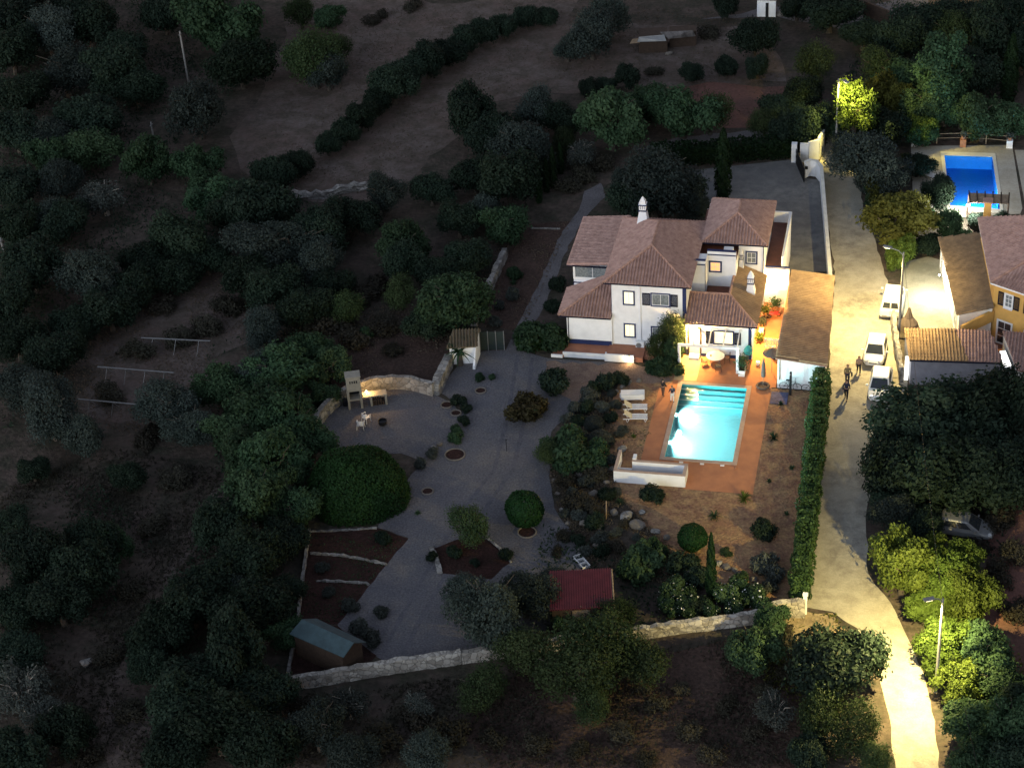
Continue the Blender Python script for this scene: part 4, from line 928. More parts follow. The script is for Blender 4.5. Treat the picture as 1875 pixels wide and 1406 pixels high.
# low outbuildings in front
LB = thing('low_outbuilding', 'low grey outbuilding with a two-tone corrugated tile roof by the road', 'outbuilding', (20.3,14,0))
l0 = Vector((*at2(1656,601,2.75),2.75)); l1 = Vector((*at2(1748,602,2.75),2.75)); l2 = Vector((*at2(1812,606,2.75),2.75)); l3 = Vector((*at2(1836,664,2.45),2.45)); l4 = Vector((*at2(1774,661,2.45),2.45)); l5 = Vector((*at2(1665,659,2.45),2.45))
tiled('roof', [tuple(l5),tuple(l4),tuple(l1),tuple(l0)], 'tile_old', LB, hgt=.085); tiled('roof', [tuple(l4),tuple(l3),tuple(l2),tuple(l1)], 'tile', LB, hgt=.085)
obj('wall', MB().prism([(l0.x+.1,l0.y-.15),(l5.x+.15,l5.y+.3),(l3.x-.15,l3.y+.3),(l2.x-.1,l2.y-.15)], 0, [2.5,2.28,2.28,2.5]), mat('grey_render', (.26,.26,.30), .9, .12, 1.2), LB)
obj('glowing_wall_end', MB().box(l5.x-.32,l5.x-.02,l5.y+.45,l5.y+1.35,.3,1.9), 'wall_glow_white', LB)  # glow added on the white wall end, in place of lamplight falling there
obj('gutter', MB().tube([(l5.x,l5.y-.03,2.40),(l3.x,l3.y-.03,2.38)], .06, 6), 'dark', LB)
RB = thing('roadside_outbuilding', 'second low outbuilding with ribbed brown tile roof, beyond a lit white wall strip', 'outbuilding', (27,14,0))
r0 = Vector((*at2(1836,606,2.7),2.7)); r1_ = Vector((*at2(1912,612,2.7),2.7)); r2_ = Vector((*at2(1935,685,2.5),2.5)); r3_ = Vector((*at2(1862,678,2.5),2.5))
tiled('roof', [tuple(r3_),tuple(r2_),tuple(r1_),tuple(r0)], 'tile', RB, hgt=.085)
obj('wall', MB().prism([(r0.x+.1,r0.y-.15),(r3_.x+.1,r3_.y+.3),(r2_.x-.1,r2_.y+.3),(r1_.x-.1,r1_.y-.15)], 0, 2.3), 'stucco', RB)
pp = [at(1830,642,2.3), at(1841,641,2.3), at(1853,671,2.3), at(1838,672,2.3)]
al = thing('glowing_wall', 'white wall strip between the two low tile roofs, glowing to stand for lamplight', 'glowing_wall', (pp[0].x, pp[0].y, 0))
obj('alley_wall', MB().prism([(p.x,p.y) for p in pp], 1.2, 2.26), 'stucco', al); obj('wall_glow', MB().prism([(p.x,p.y) for p in [c*.94+(sum(pp,Vector())/4)*.06 for c in pp]], 2.262, 2.31), 'wall_glow_white', al)  # emissive cap puts lamplight into the alley wall's top face
rough_wall('roadside_wall', [at2(1634,592), at2(1640,640), at2(1650,700)], 1.3, .35, 'stone', 'brown rubble wall between the parked cars and the low tiled outbuilding', seed=4)
# tarpaulin heap behind lamp post
tb = MB(); tb.lathe((*at2(1663,600),0), [(.9,0),(.75,.5),(.35,1.0),(.08,1.9)], 9); solo('folded_parasol_cover', tb, 'fabric_grey', 'grey folded parasol under its cover in the lit courtyard corner', 'parasol')
# neighbour pool
npc = np.array(npool).mean(0)
NP = thing('neighbour_pool', 'deep blue rectangular pool with pale stone edging at the neighbour garden', 'pool', (npc[0], npc[1], 0))
bm_ = MB(); zb = -1.3
def ring_walls(poly, z0, z1, out, mb):
    c = Vector((*np.array(poly).mean(0),0)); n = len(poly)
    for i in range(n):
        a = Vector((*poly[i],0)); b = Vector((*poly[(i+1)%n],0)); ca = a+(a-c).normalized()*out; cb_ = b+(b-c).normalized()*out
        mb.prism([(a.x,a.y),(b.x,b.y),(cb_.x,cb_.y),(ca.x,ca.y)], z0, z1)
ring_walls(npool, zb-.1, -.012, .3, bm_); bm_.prism(npool, zb-.12, zb); obj('basin', bm_, 'blue_deep', NP)
cm = MB(); ring_walls(npool, .014, .06, .75, cm); obj('coping', cm, mat('pale_coping', (.62,.60,.52), .8, .06, 2), NP)
obj('water', ([(p[0],p[1],-.12) for p in npool], [(0,1,2,3)] if True else []), 'water_deep', NP)
lp_ = at(1790,380,-.5); lb = obj('pool_lamp', MB().lathe((0,0,0), [(.1,-.03),(.12,0),(.05,.05)], 10), 'bulb_white', NP, local=True); nlc = Vector((npc[0]+.6, at(1788,374,0).y+.15, -.5)); lb.location = nlc-loc0(NP); lb.rotation_euler = (R(90),0,0)
light('underwater_lamp', 'SPOT', (nlc.x, nlc.y+.15, -.5), 3000, (.75,.93,1), NP, .08, rot=(R(88),0,0), angle=R(150), blend=.6)
# pergola at the neighbour pool
PG = thing('pergola', 'small dark timber pergola with reed roof at the near end of the blue pool', 'pergola', (22.9,38.2,0))
ra = [Vector((*at2(1774,353,2.5),2.5)), Vector((*at2(1848,357,2.5),2.5)), Vector((*at2(1847,373,2.35),2.35)), Vector((*at2(1776,371,2.35),2.35))]
obj('reed_roof', MB().slab([tuple(p) for p in ra[::-1]], .05), 'wood', PG)
bmx = MB()
for i in range(6): p = ra[3].lerp(ra[2], i/5); q = ra[0].lerp(ra[1], i/5); bmx.tube([p+Vector((0,-.15,.06)), q+Vector((0,.25,.06))], .06, 6)
obj('beam', bmx, 'darkwood', PG)
for p in ra: obj('post', MB().tube([(p.x,p.y,0),(p.x,p.y,2.3)], .06, 7), 'darkwood', PG)
nl = at(1768,378,2.2); light('pergola_lamp_light', 'POINT', (ra[3].x-.2, ra[3].y-.15, 2.0), 3000, (1.0,.98,.86), PG, .12)
obj('pergola_lamp', MB().lathe((ra[3].x-.2, ra[3].y-.15, 2.1), [(.05,0),(.1,.05),(.08,.15),(.02,.2)], 10), 'bulb_white', PG)
obj('brace', MB().tube([(ra[3].x-.25, ra[3].y-.1, 2.32),(ra[3].x+.05, ra[3].y, 2.33)], .03, 6), 'darkwood', PG)
for i, (px, py, mt_, lb_) in enumerate(((1674,267,'stucco','white pillar plinth with a planter at the near left corner of the blue pool deck'),(1763,268,'clay','terracotta plinth and urn plant midway along the fence behind the blue pool'),(1848,270,'stucco','white plinth with a potted shrub at the right corner of the blue pool deck'))):
    p = at(px, py, 0); t_ = thing('garden_plinth', lb_, 'planter', (p.x,p.y,0), group='plinths along the blue pool deck')
    obj('plinth', MB().box(-.28,.28,-.28,.28,0,.75), mt_, t_, local=True, bevel=.02); obj('pot', MB().lathe((0,0,.752), [(.14,0),(.22,.25),(.24,.3),(.2,.3)], 12), 'clay', t_, local=True)
    rg = np.random.default_rng(i); Pq = rg.normal(size=(160,3))*.17+[0,0,1.25]; Nq = rg.normal(size=(160,3)); Nq /= np.linalg.norm(Nq,axis=1)[:,None]
    ob = bpy.data.objects.new('leaves', mesh_quads('leaves', cards(Pq,Nq,.10,rg), 'f_grey')); COL.objects.link(ob); ob.parent = t_
fn = thing('pool_fence', 'thin post and rail fence behind the blue neighbour pool', 'fence', (*at2(1760,258),0)); fm = MB()
fp = [at(1672,262,0), at(1715,263,0), at(1760,262,0), at(1805,264,0), at(1850,268,0)]
for p in fp: obj('post', MB().box(p.x-.05,p.x+.05,p.y-.05,p.y+.05,0,1.1), 'wood', fn)
for a,b in zip(fp[:-1],fp[1:]): fm.tube([(a.x,a.y,1.0),(b.x,b.y,1.0)], .035, 6).tube([(a.x,a.y,.55),(b.x,b.y,.55)], .03, 6)
obj('rail', fm, 'wood', fn)

# ------------------------------------------------------------------ street lamps and poles
def street_lamp(base, head, h, power, label, head_px=None, arm_drop=.15, cone=160, col=(1.0,.80,.36), r=.10, tilt=(0,0)):
    b = Vector((base[0], base[1], 0)); t = thing('street_lamp', label, 'street lamp', tuple(b), group='street lamps along the road')
    obj('pole', MB().tube([(0,0,-.2),(0,0,h*.5),(0,0,h)], [r*1.25, r, r*.7], 10), 'concrete', t, local=True)
    hd = Vector((head[0]-base[0], head[1]-base[1], h+.15)); ln = hd.to_2d().length; u = Vector((hd.x, hd.y, 0)).normalized()
    obj('arm', MB().tube([(0,0,h-.3),(u.x*ln*.3,u.y*ln*.3,h+.05),(hd.x,hd.y,h+.2)], .04, 7), 'galv', t, local=True)
    ang = math.atan2(u.y, u.x); lm = obj('lamp_head', MB().obox((hd.x, hd.y, h+.20), (.7,.28,.13), ang), 'galv', t, local=True, bevel=.03)
    obj('lens', MB().obox((hd.x, hd.y, h+.115), (.42,.2,.04), ang), 'bulb_yellow', lm, local=True)
    light('lamp_light', 'SPOT', (b.x+hd.x, b.y+hd.y, h+.05), power, col, lm, .12, rot=(R(tilt[0]),R(tilt[1]),0), angle=R(cone), blend=.6)
    return t
street_lamp((16.25,18.55), (14.98,18.9), 7.9, 15500, 'tall concrete street lamp between the white van and the lit courtyard', tilt=(1,13), cone=160, col=(1.0,.75,.30))
street_lamp((20.5,-23.0), (19.65,-23.4), 7.6, 27000, 'tall concrete street lamp rising from the lit trees at the lower road', tilt=(16,26), cone=168, col=(1.0,.79,.30))
street_lamp((9.1,48.6), (9.82,47.7), 8.2, 13000, 'street lamp half hidden behind the glowing yellow tree beyond the gate', cone=112, col=(1,.80,.22), tilt=(38,-14))
tl = at(1885,-30,0); street_lamp((tl.x,tl.y), (tl.x-1,tl.y), 7.5, 9000, 'far street lamp lighting the ground at the top right corner', col=(1,.75,.3))
def pole(pb, top, label, r=.12):
    b = at(*pb, 0); lo, hi = 1, 20
    for _ in range(30):
        m_ = (lo+hi)/2
        if pix((b.x,b.y,m_))[1] > top[1]: lo = m_
        else: hi = m_
    tx = pix((b.x,b.y,lo))[0]; dx = (top[0]-tx)*mpp(*top)
    t = thing('utility_pole', label, 'pole', tuple(b)); obj('pole', MB().tube([(0,0,-.3),(dx,0,lo)], [r,r*.7], 8), 'concrete', t, local=True)
    obj('insulator', MB().box(dx-.06,dx+.06,-.25,.25,lo-.35,lo-.27), 'galv', t, local=True); return t
pole((345,150), (329,58), 'pale bare utility pole leaning left in the dark upper left wood')
pole((18,500), (0,436), 'pale utility pole at the far left edge among dark trees')
pole((281,248), (276,224), 'short pale pole stub between dark tree crowns', .1)
pole((1699,40), (1696,6), 'thin pole in the dark trees near the top right', .08)
# ------------------------------------------------------------------ cars
def car(label, p, rz, paint, L=4.0, Wd=1.72, H=1.48, van=False, group='cars parked along the road'):
    t = thing('van' if van else 'parked_car', label, 'van' if van else 'car', (p[0],p[1],0), rz, group)
    hw = Wd/2; zb = .82 if not van else .95; zl = .26
    # local x runs from rear (-L/2) to front (+L/2)
    if van: st = [(-L/2,.80,.45,1.0),(-L/2+.06,.96,.30,1.0),(-L*.25,1,.24,1.02),(L*.12,1,.24,1.0),(L*.30,.985,.24,.98),(L*.42,.93,.28,.82),(L/2-.04,.84,.34,.66),(L/2,.74,.40,.55)]
    else: st = [(-L/2,.76,.48,.78),(-L/2+.10,.92,.32,.90),(-L*.30,1,.26,.92),(0,1,.24,.90),(L*.20,.985,.24,.88),(L*.34,.95,.26,.80),(L*.45,.87,.30,.66),(L/2,.70,.38,.52)]
    mb = MB(); ring = []
    for (x, w_, z0, z1) in st:
        a = hw*w_; pts = [(x,-a*.9,z0),(x,-a,z0+.14),(x,-a,z0+(z1-z0)*.7),(x,-a*.90,z1-.015),(x,-a*.45,z1+.02),(x,a*.45,z1+.02),(x,a*.90,z1-.015),(x,a,z0+(z1-z0)*.7),(x,a,z0+.14),(x,a*.9,z0)]
        ring.append(pts)
    n = 10; o = 0
    for pts in ring: mb.v += pts
    for i in range(len(ring)-1):
        for k in range(n): a = i*n+k; b = i*n+(k+1)%n; mb.f.append((a,a+n,b+n,b))
    mb.f.append(tuple(range(n))); mb.f.append(tuple((len(ring)-1)*n+k for k in range(n-1,-1,-1)))
    if van: xs = [-L/2+.05,-L/2+.12,L*.16,L*.36]; 
    else: xs = [-L/2+.22,-L/2+.75,L*.10,L*.31]
    lw, uw = hw*.93, hw*.74; zb2 = .90 if not van else 1.0
    bot = [(xs[0],-lw,zb2-.03),(xs[3],-lw,zb2-.05),(xs[3],lw,zb2-.05),(xs[0],lw,zb2-.03)]; mid = [(xs[1],-uw,H-.06),(xs[2],-uw,H-.04),(xs[2],uw,H-.04),(xs[1],uw,H-.06)]
    top = [(xs[1]+.12,-uw*.86,H),(xs[2]-.12,-uw*.86,H),(xs[2]-.12,uw*.86,H),(xs[1]+.12,uw*.86,H)]
    cb = MB().add(bot+mid+top, [(0,1,5,4),(1,2,6,5),(2,3,7,6),(3,0,4,7),(4,5,9,8),(5,6,10,9),(6,7,11,10),(7,4,8,11),(8,9,10,11)])
    b1 = obj('body', mb, paint, t, local=True, smooth=False, bevel=.035); cbn = obj('cabin', cb, paint, t, local=True, bevel=.04)
    def lerp3(a,b,s): return tuple(a[i]+(b[i]-a[i])*s for i in range(3))
    def glassq(name, A_, B_, C_2, D_2, u0, u1, v0, v1):
        def pt(u_, v_): return Vector(lerp3(lerp3(A_,B_,u_), lerp3(D_2,C_2,u_), v_))
        q_ = [pt(u0,v0), pt(u1,v0), pt(u1,v1), pt(u0,v1)]; nn = (q_[1]-q_[0]).cross(q_[3]-q_[0]).normalized()*.014
        if nn.dot(q_[0]-Vector((0,0,.9))) < 0: nn = -nn
        mbq = MB().add([c+nn for c in q_]+[c-nn*2 for c in q_], [(0,1,2,3),(4,7,6,5),(0,4,5,1),(1,5,6,2),(2,6,7,3),(3,7,4,0)])
        return obj(name, mbq, 'glass_dark', t, local=True)
    glassq('windscreen', bot[1],bot[2],mid[2],mid[1], .07,.93,.10,.92)
    if van:
        glassq('rear_window', bot[3],bot[0],mid[0],mid[3], .10,.47,.25,.85); glassq('rear_window', bot[3],bot[0],mid[0],mid[3], .53,.90,.25,.85)
        for (a_,b_,c_,d_) in ((0,1,1,0),(3,2,2,3)): glassq('side_window', bot[a_],bot[b_],mid[c_],mid[d_], .66,.88,.2,.85)
    else:
        glassq('rear_window', bot[3],bot[0],mid[0],mid[3], .10,.90,.15,.85)
        for (a_,b_,c_,d_) in ((0,1,1,0),(3,2,2,3)):
            glassq('side_window', bot[a_],bot[b_],mid[c_],mid[d_], .22,.53,.18,.86); glassq('side_window', bot[a_],bot[b_],mid[c_],mid[d_], .57,.86,.18,.86)
    for sx in (-L*.32, L*.31):
        for sy in (-1,1):
            wh = obj('wheel', MB().torus((sx, sy*(hw-.11), .31), .235, .085, 'Y', 20, 8), 'rubber', t, local=True)
            obj('rim', MB().tube([(sx, sy*(hw-.16), .31),(sx, sy*(hw-.03), .31)], .17, 12), 'galv', wh, local=True)
    for sy in (-1,1):
        hl = 'headlight'; xf = L/2-.09
        obj('headlight', MB().obox((xf-.09, sy*hw*.62, .60), (.26,.30,.16), -sy*R(22)), hl, t, local=True, bevel=.03)
        obj('tail_light', MB().obox((-L/2+.08, sy*hw*.80, .74 if not van else .78), (.08,.14,.30), 0), 'redlight', t, local=True, bevel=.02)
        obj('mirror', MB().obox((xs[3]-.35, sy*(hw+.09), zb2+.10), (.12,.2,.14), 0), paint, t, local=True, bevel=.03)
    bp_ = MB().obox((L/2-.03,0,.40), (.10,hw*1.35,.16), 0).obox((-L/2+.03,0,.42), (.10,hw*1.45,.18), 0); obj('bumper', bp_, 'galv' if van else paint, t, local=True, bevel=.03)
    obj('number_plate', MB().box(L/2+.021,L/2+.03,-.24,.24,.36,.46).box(-L/2-.032,-L/2-.022,-.24,.24,.46,.56), 'white_plastic', t, local=True)
    obj('grille', MB().box(L/2-.02,L/2+.012,-.30,.30,.48,.56), 'black', t, local=True)
    if van: obj('rear_door_seam', MB().box(-L/2-.012,-L/2+.02,-.012,.012,.45,1.5), 'black', t, local=True)
    return t
fr_ = R(-90)
cA = at(1608,741,0); cB = at(1599,676,0); cV = at(1628,588,0)
car('white hatchback parked nearest the dark tree, its bonnet brushed by leaves', (cA.x+.02, cA.y+2.0), R(-92), 'car_white')
car('white hatchback parked in the middle, between the other hatchback and the van', (cB.x+.05, cB.y+1.95), R(-93), 'car_white', L=3.85, H=1.45)
car('white panel van with two rear door windows beside the street lamp', (cV.x+.15, cV.y+2.1), R(87), 'car_white', L=4.2, Wd=1.8, H=1.85, van=True)
cS = at(1760,985,0); car('silver estate car parked in the dark gap under the big tree', (cS.x,cS.y+.6), R(-8), 'car_silver', L=4.3, group='cars parked along the road')

# ------------------------------------------------------------------ people
def skin_mesh(name, verts, edges, rad, mt, parent, root=0, sub=2):
    me = bpy.data.meshes.new(name); me.from_pydata([tuple(v) for v in verts], edges, []); me.update()
    o = bpy.data.objects.new(name, me); COL.objects.link(o); o.parent = parent
    sk = o.modifiers.new('skin', 'SKIN'); sk.use_smooth_shade = True
    for i, r_ in enumerate(rad):
        d_ = me.skin_vertices[0].data[i]; d_.radius = (r_, r_) if not isinstance(r_, tuple) else r_; d_.use_root = (i == root)
    su = o.modifiers.new('subsurf', 'SUBSURF'); su.levels = 1; su.render_levels = 1
    me.materials.append(M[mt]); return o
def person(label, p, rz, H, top, bot, hair, skirt=False, arms='walk', stride=.22, long_hair=False, bag=None, bare_legs=False, group=None):
    s = H/1.75; t = thing('person', label, 'person', (p[0],p[1],p[2] if len(p) > 2 else .012), rz, group)
    V_, Ed, Rd, idx = [], [], [], {}
    def j(n_, x, y, z, r_, par=None):
        idx[n_] = len(V_); V_.append((x*s,y*s,z*s)); Rd.append(r_*s if not isinstance(r_, tuple) else (r_[0]*s, r_[1]*s))
        if par: Ed.append((idx[par], idx[n_]))
    j('pelvis',0,0,.95,(.15,.115)); j('waist',0,0,1.10,(.13,.10),'pelvis'); j('chest',0,.01,1.32,(.165,.115),'waist'); j('neckb',0,0,1.47,.062,'chest'); j('head0',0,-.01,1.55,.058,'neckb'); j('head1',0,-.02,1.62,(.078,.088),'head0'); j('head2',0,-.015,1.70,(.075,.085),'head1')
    sw = {'walk':(.16,-.14),'front':(-.18,-.16),'down':(.0,.02)}[arms]
    for sd, q_, st_ in ((1,sw[0],stride),(-1,sw[1],-stride)):
        n_ = 'L' if sd > 0 else 'R'
        j('sh'+n_,sd*.185,0,1.42,.055,'chest'); j('el'+n_,sd*.24,q_*.35,1.15,.042,'sh'+n_); fy = q_*1.0-(.12 if arms == 'front' else .04); j('wr'+n_,sd*.25,fy,.92,.027,'el'+n_)
        j('pa'+n_,sd*.252,fy-.02,.855,(.034,.018),'wr'+n_)
        for k,(dx_,ln_) in enumerate(((-.030,.075),(-.010,.088),(.010,.080),(.028,.062))): j(f'f{k}a'+n_,sd*.252,fy-.02+dx_,.855-ln_*.55,.009,'pa'+n_); j(f'f{k}b'+n_,sd*.245,fy-.03+dx_,.855-ln_,.008,f'f{k}a'+n_)
        j('th'+n_,sd*.245,fy-.06,.845,.010,'wr'+n_)
        j('hip'+n_,sd*.09,0,.90,.095,'pelvis'); j('kn'+n_,sd*.10,-st_*.55,.49,.062,'hip'+n_); j('an'+n_,sd*.10,-st_*.9+(.05 if st_ < 0 else 0),.09,.040,'kn'+n_); j('to'+n_,sd*.105,-st_*.9-.16+(.05 if st_ < 0 else 0),.035,.034,'an'+n_)
    body = skin_mesh('body', V_, Ed, Rd, 'skin', t)
    def sub(name, keys, ed, mt_, grow, extra=None):
        vs = [V_[idx[k]] for k in keys]; rr_ = []
        for k in keys:
            r0_ = Rd[idx[k]]; r0_ = r0_ if isinstance(r0_, tuple) else (r0_, r0_); rr_.append((r0_[0]+grow*s, r0_[1]+grow*s))
        if extra: 
            for k, val in extra.items(): rr_[keys.index(k)] = val
        return skin_mesh(name, vs, [(keys.index(a), keys.index(b)) for a,b in ed], rr_, mt_, t)
    sub('top', ['pelvis','waist','chest','neckb','shL','elL','wrL','shR','elR','wrR'], [('pelvis','waist'),('waist','chest'),('chest','neckb'),('chest','shL'),('shL','elL'),('elL','wrL'),('chest','shR'),('shR','elR'),('elR','wrR')], top, .016)
    if bot: sub('trousers', ['pelvis','hipL','knL','anL','hipR','knR','anR'], [('pelvis','hipL'),('hipL','knL'),('knL','anL'),('pelvis','hipR'),('hipR','knR'),('knR','anR')], bot, .017)
    for n_ in 'LR': a_ = V_[idx['an'+n_]]; b_ = V_[idx['to'+n_]]; obj('shoe', MB().tube([(a_[0],a_[1]+.03*s,.045*s),(a_[0],a_[1]-.06*s,.05*s),(b_[0],b_[1]-.02*s,.03*s)], [.045*s,.048*s,.03*s], 8), 'cloth_black', t, local=True, smooth=True)
    hz_ = 1.72*s; hb = bmesh.new(); bmesh.ops.create_uvsphere(hb, u_segments=16, v_segments=10, radius=.105*s)
    for v in hb.verts:
        if v.co.y < -.02*s and v.co.z < .02*s: v.co.y = -.02*s
        if long_hair and v.co.z < -.03*s: v.co.z -= .14*s; v.co.y += .02*s
    for v in hb.verts: v.co += Vector((0,.005*s,1.685*s))
    me = bpy.data.meshes.new('hair'); hb.to_mesh(me); hb.free(); me.materials.append(M[hair]); h_ = bpy.data.objects.new('hair', me); COL.objects.link(h_); h_.parent = t
    fc = MB()
    for sx in (-.03,.03): fc.lathe((sx*s,-.104*s,1.632*s), [(.009*s,-.006*s),(.011*s,0),(.006*s,.006*s)], 8)
    obj('eyes', fc, 'cloth_black', t, local=True)
    obj('nose', MB().tube([(0,-.100*s,1.625*s),(0,-.122*s,1.60*s)], [.008*s,.015*s], 6), 'skin', t, local=True); obj('mouth', MB().box(-.022*s,.022*s,-.104*s,-.098*s,1.562*s,1.570*s), 'redlight', t, local=True)
    for sx in (-1,1): obj('ear', MB().obox((sx*.088*s,.0,1.62*s), (.015*s,.035*s,.055*s)), 'skin', t, local=True)
    if bag: bo = obj('handbag', MB().obox((.34*s,-.05*s,.86*s), (.12*s,.30*s,.26*s)), bag, t, local=True, bevel=.03); obj('strap', MB().tube([(.3*s,.05*s,.98*s),(.26*s,0,1.15*s),(.30*s,-.12*s,.98*s)], .012*s, 5), bag, bo, local=True)
    return t
p1 = at(1551,702,0); p2 = at(1549,731,0); p3 = at(1572,684,0)
person('person in a tan top with a dark bag, walking behind the one in black', (p1.x,p1.y,.012), R(4), 1.72, 'cloth_olive', 'cloth_navy', 'hair_fair', bag='cloth_black', group='people walking down the road')
person('person dressed all in black or navy, walking ahead on the lit road', (p2.x,p2.y,.012), R(-5), 1.76, 'cloth_navy', 'cloth_black', 'hair_dark', group='people walking down the road')
person('person in a dusty pink top and dark trousers nearest the parked hatchbacks', (p3.x,p3.y,.012), R(8), 1.6, 'cloth_pink', 'cloth_black', 'hair_fair', long_hair=True, group='people walking down the road')
g1 = at(1214,725,0); g2 = at(1231,736,0)
person('person in dark clothes standing on the pool deck nearer the sun loungers', (g1.x,g1.y,.016), R(150), 1.55, 'cloth_black', 'cloth_brown', 'hair_dark', arms='front', stride=.05, group='people standing by the pool')
person('person in a dark top and white trousers standing at the poolside', (g2.x,g2.y,.016), R(200), 1.5, 'cloth_navy', 'cloth_white', 'hair_fair', arms='front', stride=.06, group='people standing by the pool')
# ------------------------------------------------------------------ garden furniture
def lounger(label, p, rz, back, cushion=None, group='white sun loungers beside the pool'):
    t = thing('sun_lounger', label, 'sun lounger', (p[0],p[1],.012), rz, group); L = 1.9; w_ = .66; z = .34
    fr = MB()
    for sy in (-1,1): fr.tube([(0,sy*w_/2,z),(L*.5,sy*w_/2,z+.01),(L-.03,sy*w_/2,z-.02)], .035, 7)
    obj('frame', fr, 'white_plastic', t, local=True)
    sl_ = MB()
    for i in range(13): x = .70+i*.09; sl_.box(x,x+.07,-w_/2+.04,w_/2-.04,z-.01,z+.02)
    obj('seat', sl_, 'white_plastic', t, local=True)
    bk = MB(); c = math.cos(back); s_ = math.sin(back)
    for i in range(8): d0 = i*.09; bk.add([( .66-(d0)*c, y, z+.01+d0*s_) for y in (-w_/2+.04,w_/2-.04)]+[(.66-(d0+.07)*c, y, z+.01+(d0+.07)*s_) for y in (w_/2-.04,-w_/2+.04)]+[(.66-(d0)*c, y, z-.02+d0*s_) for y in (-w_/2+.04,w_/2-.04)]+[(.66-(d0+.07)*c, y, z-.02+(d0+.07)*s_) for y in (w_/2-.04,-w_/2+.04)], [(0,1,2,3),(7,6,5,4),(0,4,5,1),(1,5,6,2),(2,6,7,3),(3,7,4,0)])
    b = obj('backrest', bk, 'white_plastic', t, local=True)
    if cushion: q = [(.70-.02*c,y,z+.05+.02*s_) for y in (-w_/2+.03,w_/2-.03)]+[(.70-.74*c,y,z+.05+.74*s_) for y in (w_/2-.03,-w_/2+.03)]; obj('cushion', MB().slab(q[::-1] if False else q, .05), cushion, b, local=True)
    for x in (.22,L-.32):
        for sy in (-1,1): obj('leg', MB().tube([(x,sy*w_/2,z),(x+.10,sy*w_/2,.02),(x+.24,sy*w_/2,z)], .032, 6), 'white_plastic', t, local=True)
    return t
rzl = math.atan2(.30, 1.8)
for (px, py, bk_, cu, lb_) in ((1141,770,R(38),'cream_cushion','white sun lounger with raised cream cushion, nearest the low white enclosure'),(1141,752,R(38),'cream_cushion','white sun lounger with raised cream cushion, middle of the three')):
    p = at(px, py, 0); lounger(lb_, (p.x,p.y), rzl, bk_, cu)
p = at(1136,731,0); t_ = lounger('flat stack of white sun loungers, farthest of the row from the enclosure', (p.x,p.y), rzl, R(2))
for k in range(1,4): obj('stacked_frame', MB().box(.05,1.88,-.34,.34,.34+.09*k,.37+.09*k), 'white_plastic', t_, local=True, bevel=.02)
obj('side_skirt', MB().box(.05,1.86,-.36,-.34,.14,.60), 'white_plastic', t_, local=True)
# bbq side chairs
def plastic_chair(label, p, rz):
    t = thing('garden_chair', label, 'chair', (p[0],p[1],.012), rz, 'white plastic chairs in the barbecue yard')
    obj('seat', MB().prism([(-.24,-.22),(.24,-.22),(.27,.24),(-.27,.24)], .42, .45), 'white_plastic', t, local=True, bevel=.015)
    bk = MB()
    for i in range(9):
        a0 = math.pi*i/9; a1 = math.pi*(i+1)/9
        q = [(math.cos(a)*.29*r_, .06+math.sin(a)*.26*r_) for a, r_ in ((a0,1),(a1,1),(a1,.92),(a0,.92))]; zt = .70+.18*math.sin((a0+a1)/2); mbz = zt
        bk.prism(q, .66 if i in (0,8) else zt-.10, zt)
        if i in (2,3,5,6): bk.prism(q, .44, zt-.11)
    obj('backrest', bk, 'white_plastic', t, local=True)
    for sx in (-1,1):
        obj('armrest', MB().tube([(sx*.28,.06,.68),(sx*.28,-.22,.66),(sx*.26,-.24,.44)], .028, 6), 'white_plastic', t, local=True)
        for sy in (-1,1): obj('leg', MB().tube([(sx*.23,sy*.2,.43),(sx*.28,sy*.25,0)], [.028,.022], 6), 'white_plastic', t, local=True)
    return t
p = at(671,772,0); plastic_chair('white plastic armchair nearer the barbecue fire', (p.x,p.y), R(150))
p = at(661,785,0); plastic_chair('white plastic armchair nearer the domed bush', (p.x,p.y), R(185))
# barbecue
bq = at(652,748,0)
BQ = thing('barbecue', 'tall pale block-stone barbecue with chimney hood against the curved wall', 'barbecue', (bq.x,bq.y,0), R(20))
obj('hood', MB().box(-.55,.55,-.1,.75,1.65,2.9).box(-.6,.6,-.15,.8,2.902,3.0), 'palestone', BQ, local=True)
for sx in (-.49,.49): obj('pillar', MB().box(sx-.09,sx+.09,-.1,.75,0,1.648), 'palestone', BQ, local=True)
obj('shelf', MB().box(-.398,.398,-.1,.74,.80,.92), 'palestone', BQ, local=True); obj('back_panel', MB().box(-.398,.398,.70,.74,.922,1.64), 'black', BQ, local=True)
sl2 = MB()
for i in range(4): sl2.box(-.30+i*.17,-.20+i*.17,-.112,-.102,2.40,2.62)
obj('vent_slots', sl2, 'black', BQ, local=True)
WT = thing('worktop', 'pale stone barbecue worktop on two piers with dark log store below', 'worktop', (bq.x,bq.y,0), R(20))
obj('top', MB().box(.62,2.5,.0,.75,.86,.96), 'palestone', WT, local=True)
for sx in (1.25,2.4): obj('pier', MB().box(sx-.08,sx+.08,0,.74,0,.858), 'palestone', WT, local=True)
lg = MB(); rr = random.Random(2)
for i in range(14): x = 1.42+(i%5)*.19; z = .09+(i//5)*.17; lg.tube([(x,.05,z),(x,.65,z)], .08, 7)
obj('logs', lg, 'darkwood', WT, local=True)
cw = math.cos(R(20)); sw_ = math.sin(R(20)); lpx = bq.x+.95*cw-.5*sw_; lpy = bq.y+.95*sw_+.5*cw
LT = thing('wall_light', 'glowing warm wall light on the curved stone wall beside the barbecue', 'lamp', (lpx,lpy,.97)); obj('bulb', MB().lathe((0,0,0), [(.05,0),(.10,.06),(.10,.16),(.04,.22)], 10), 'bulb_warm', LT, local=True)
light('lamp_light', 'POINT', (lpx+.05,lpy+.02,1.45), 200, (1.0,.58,.20), LT, .08)
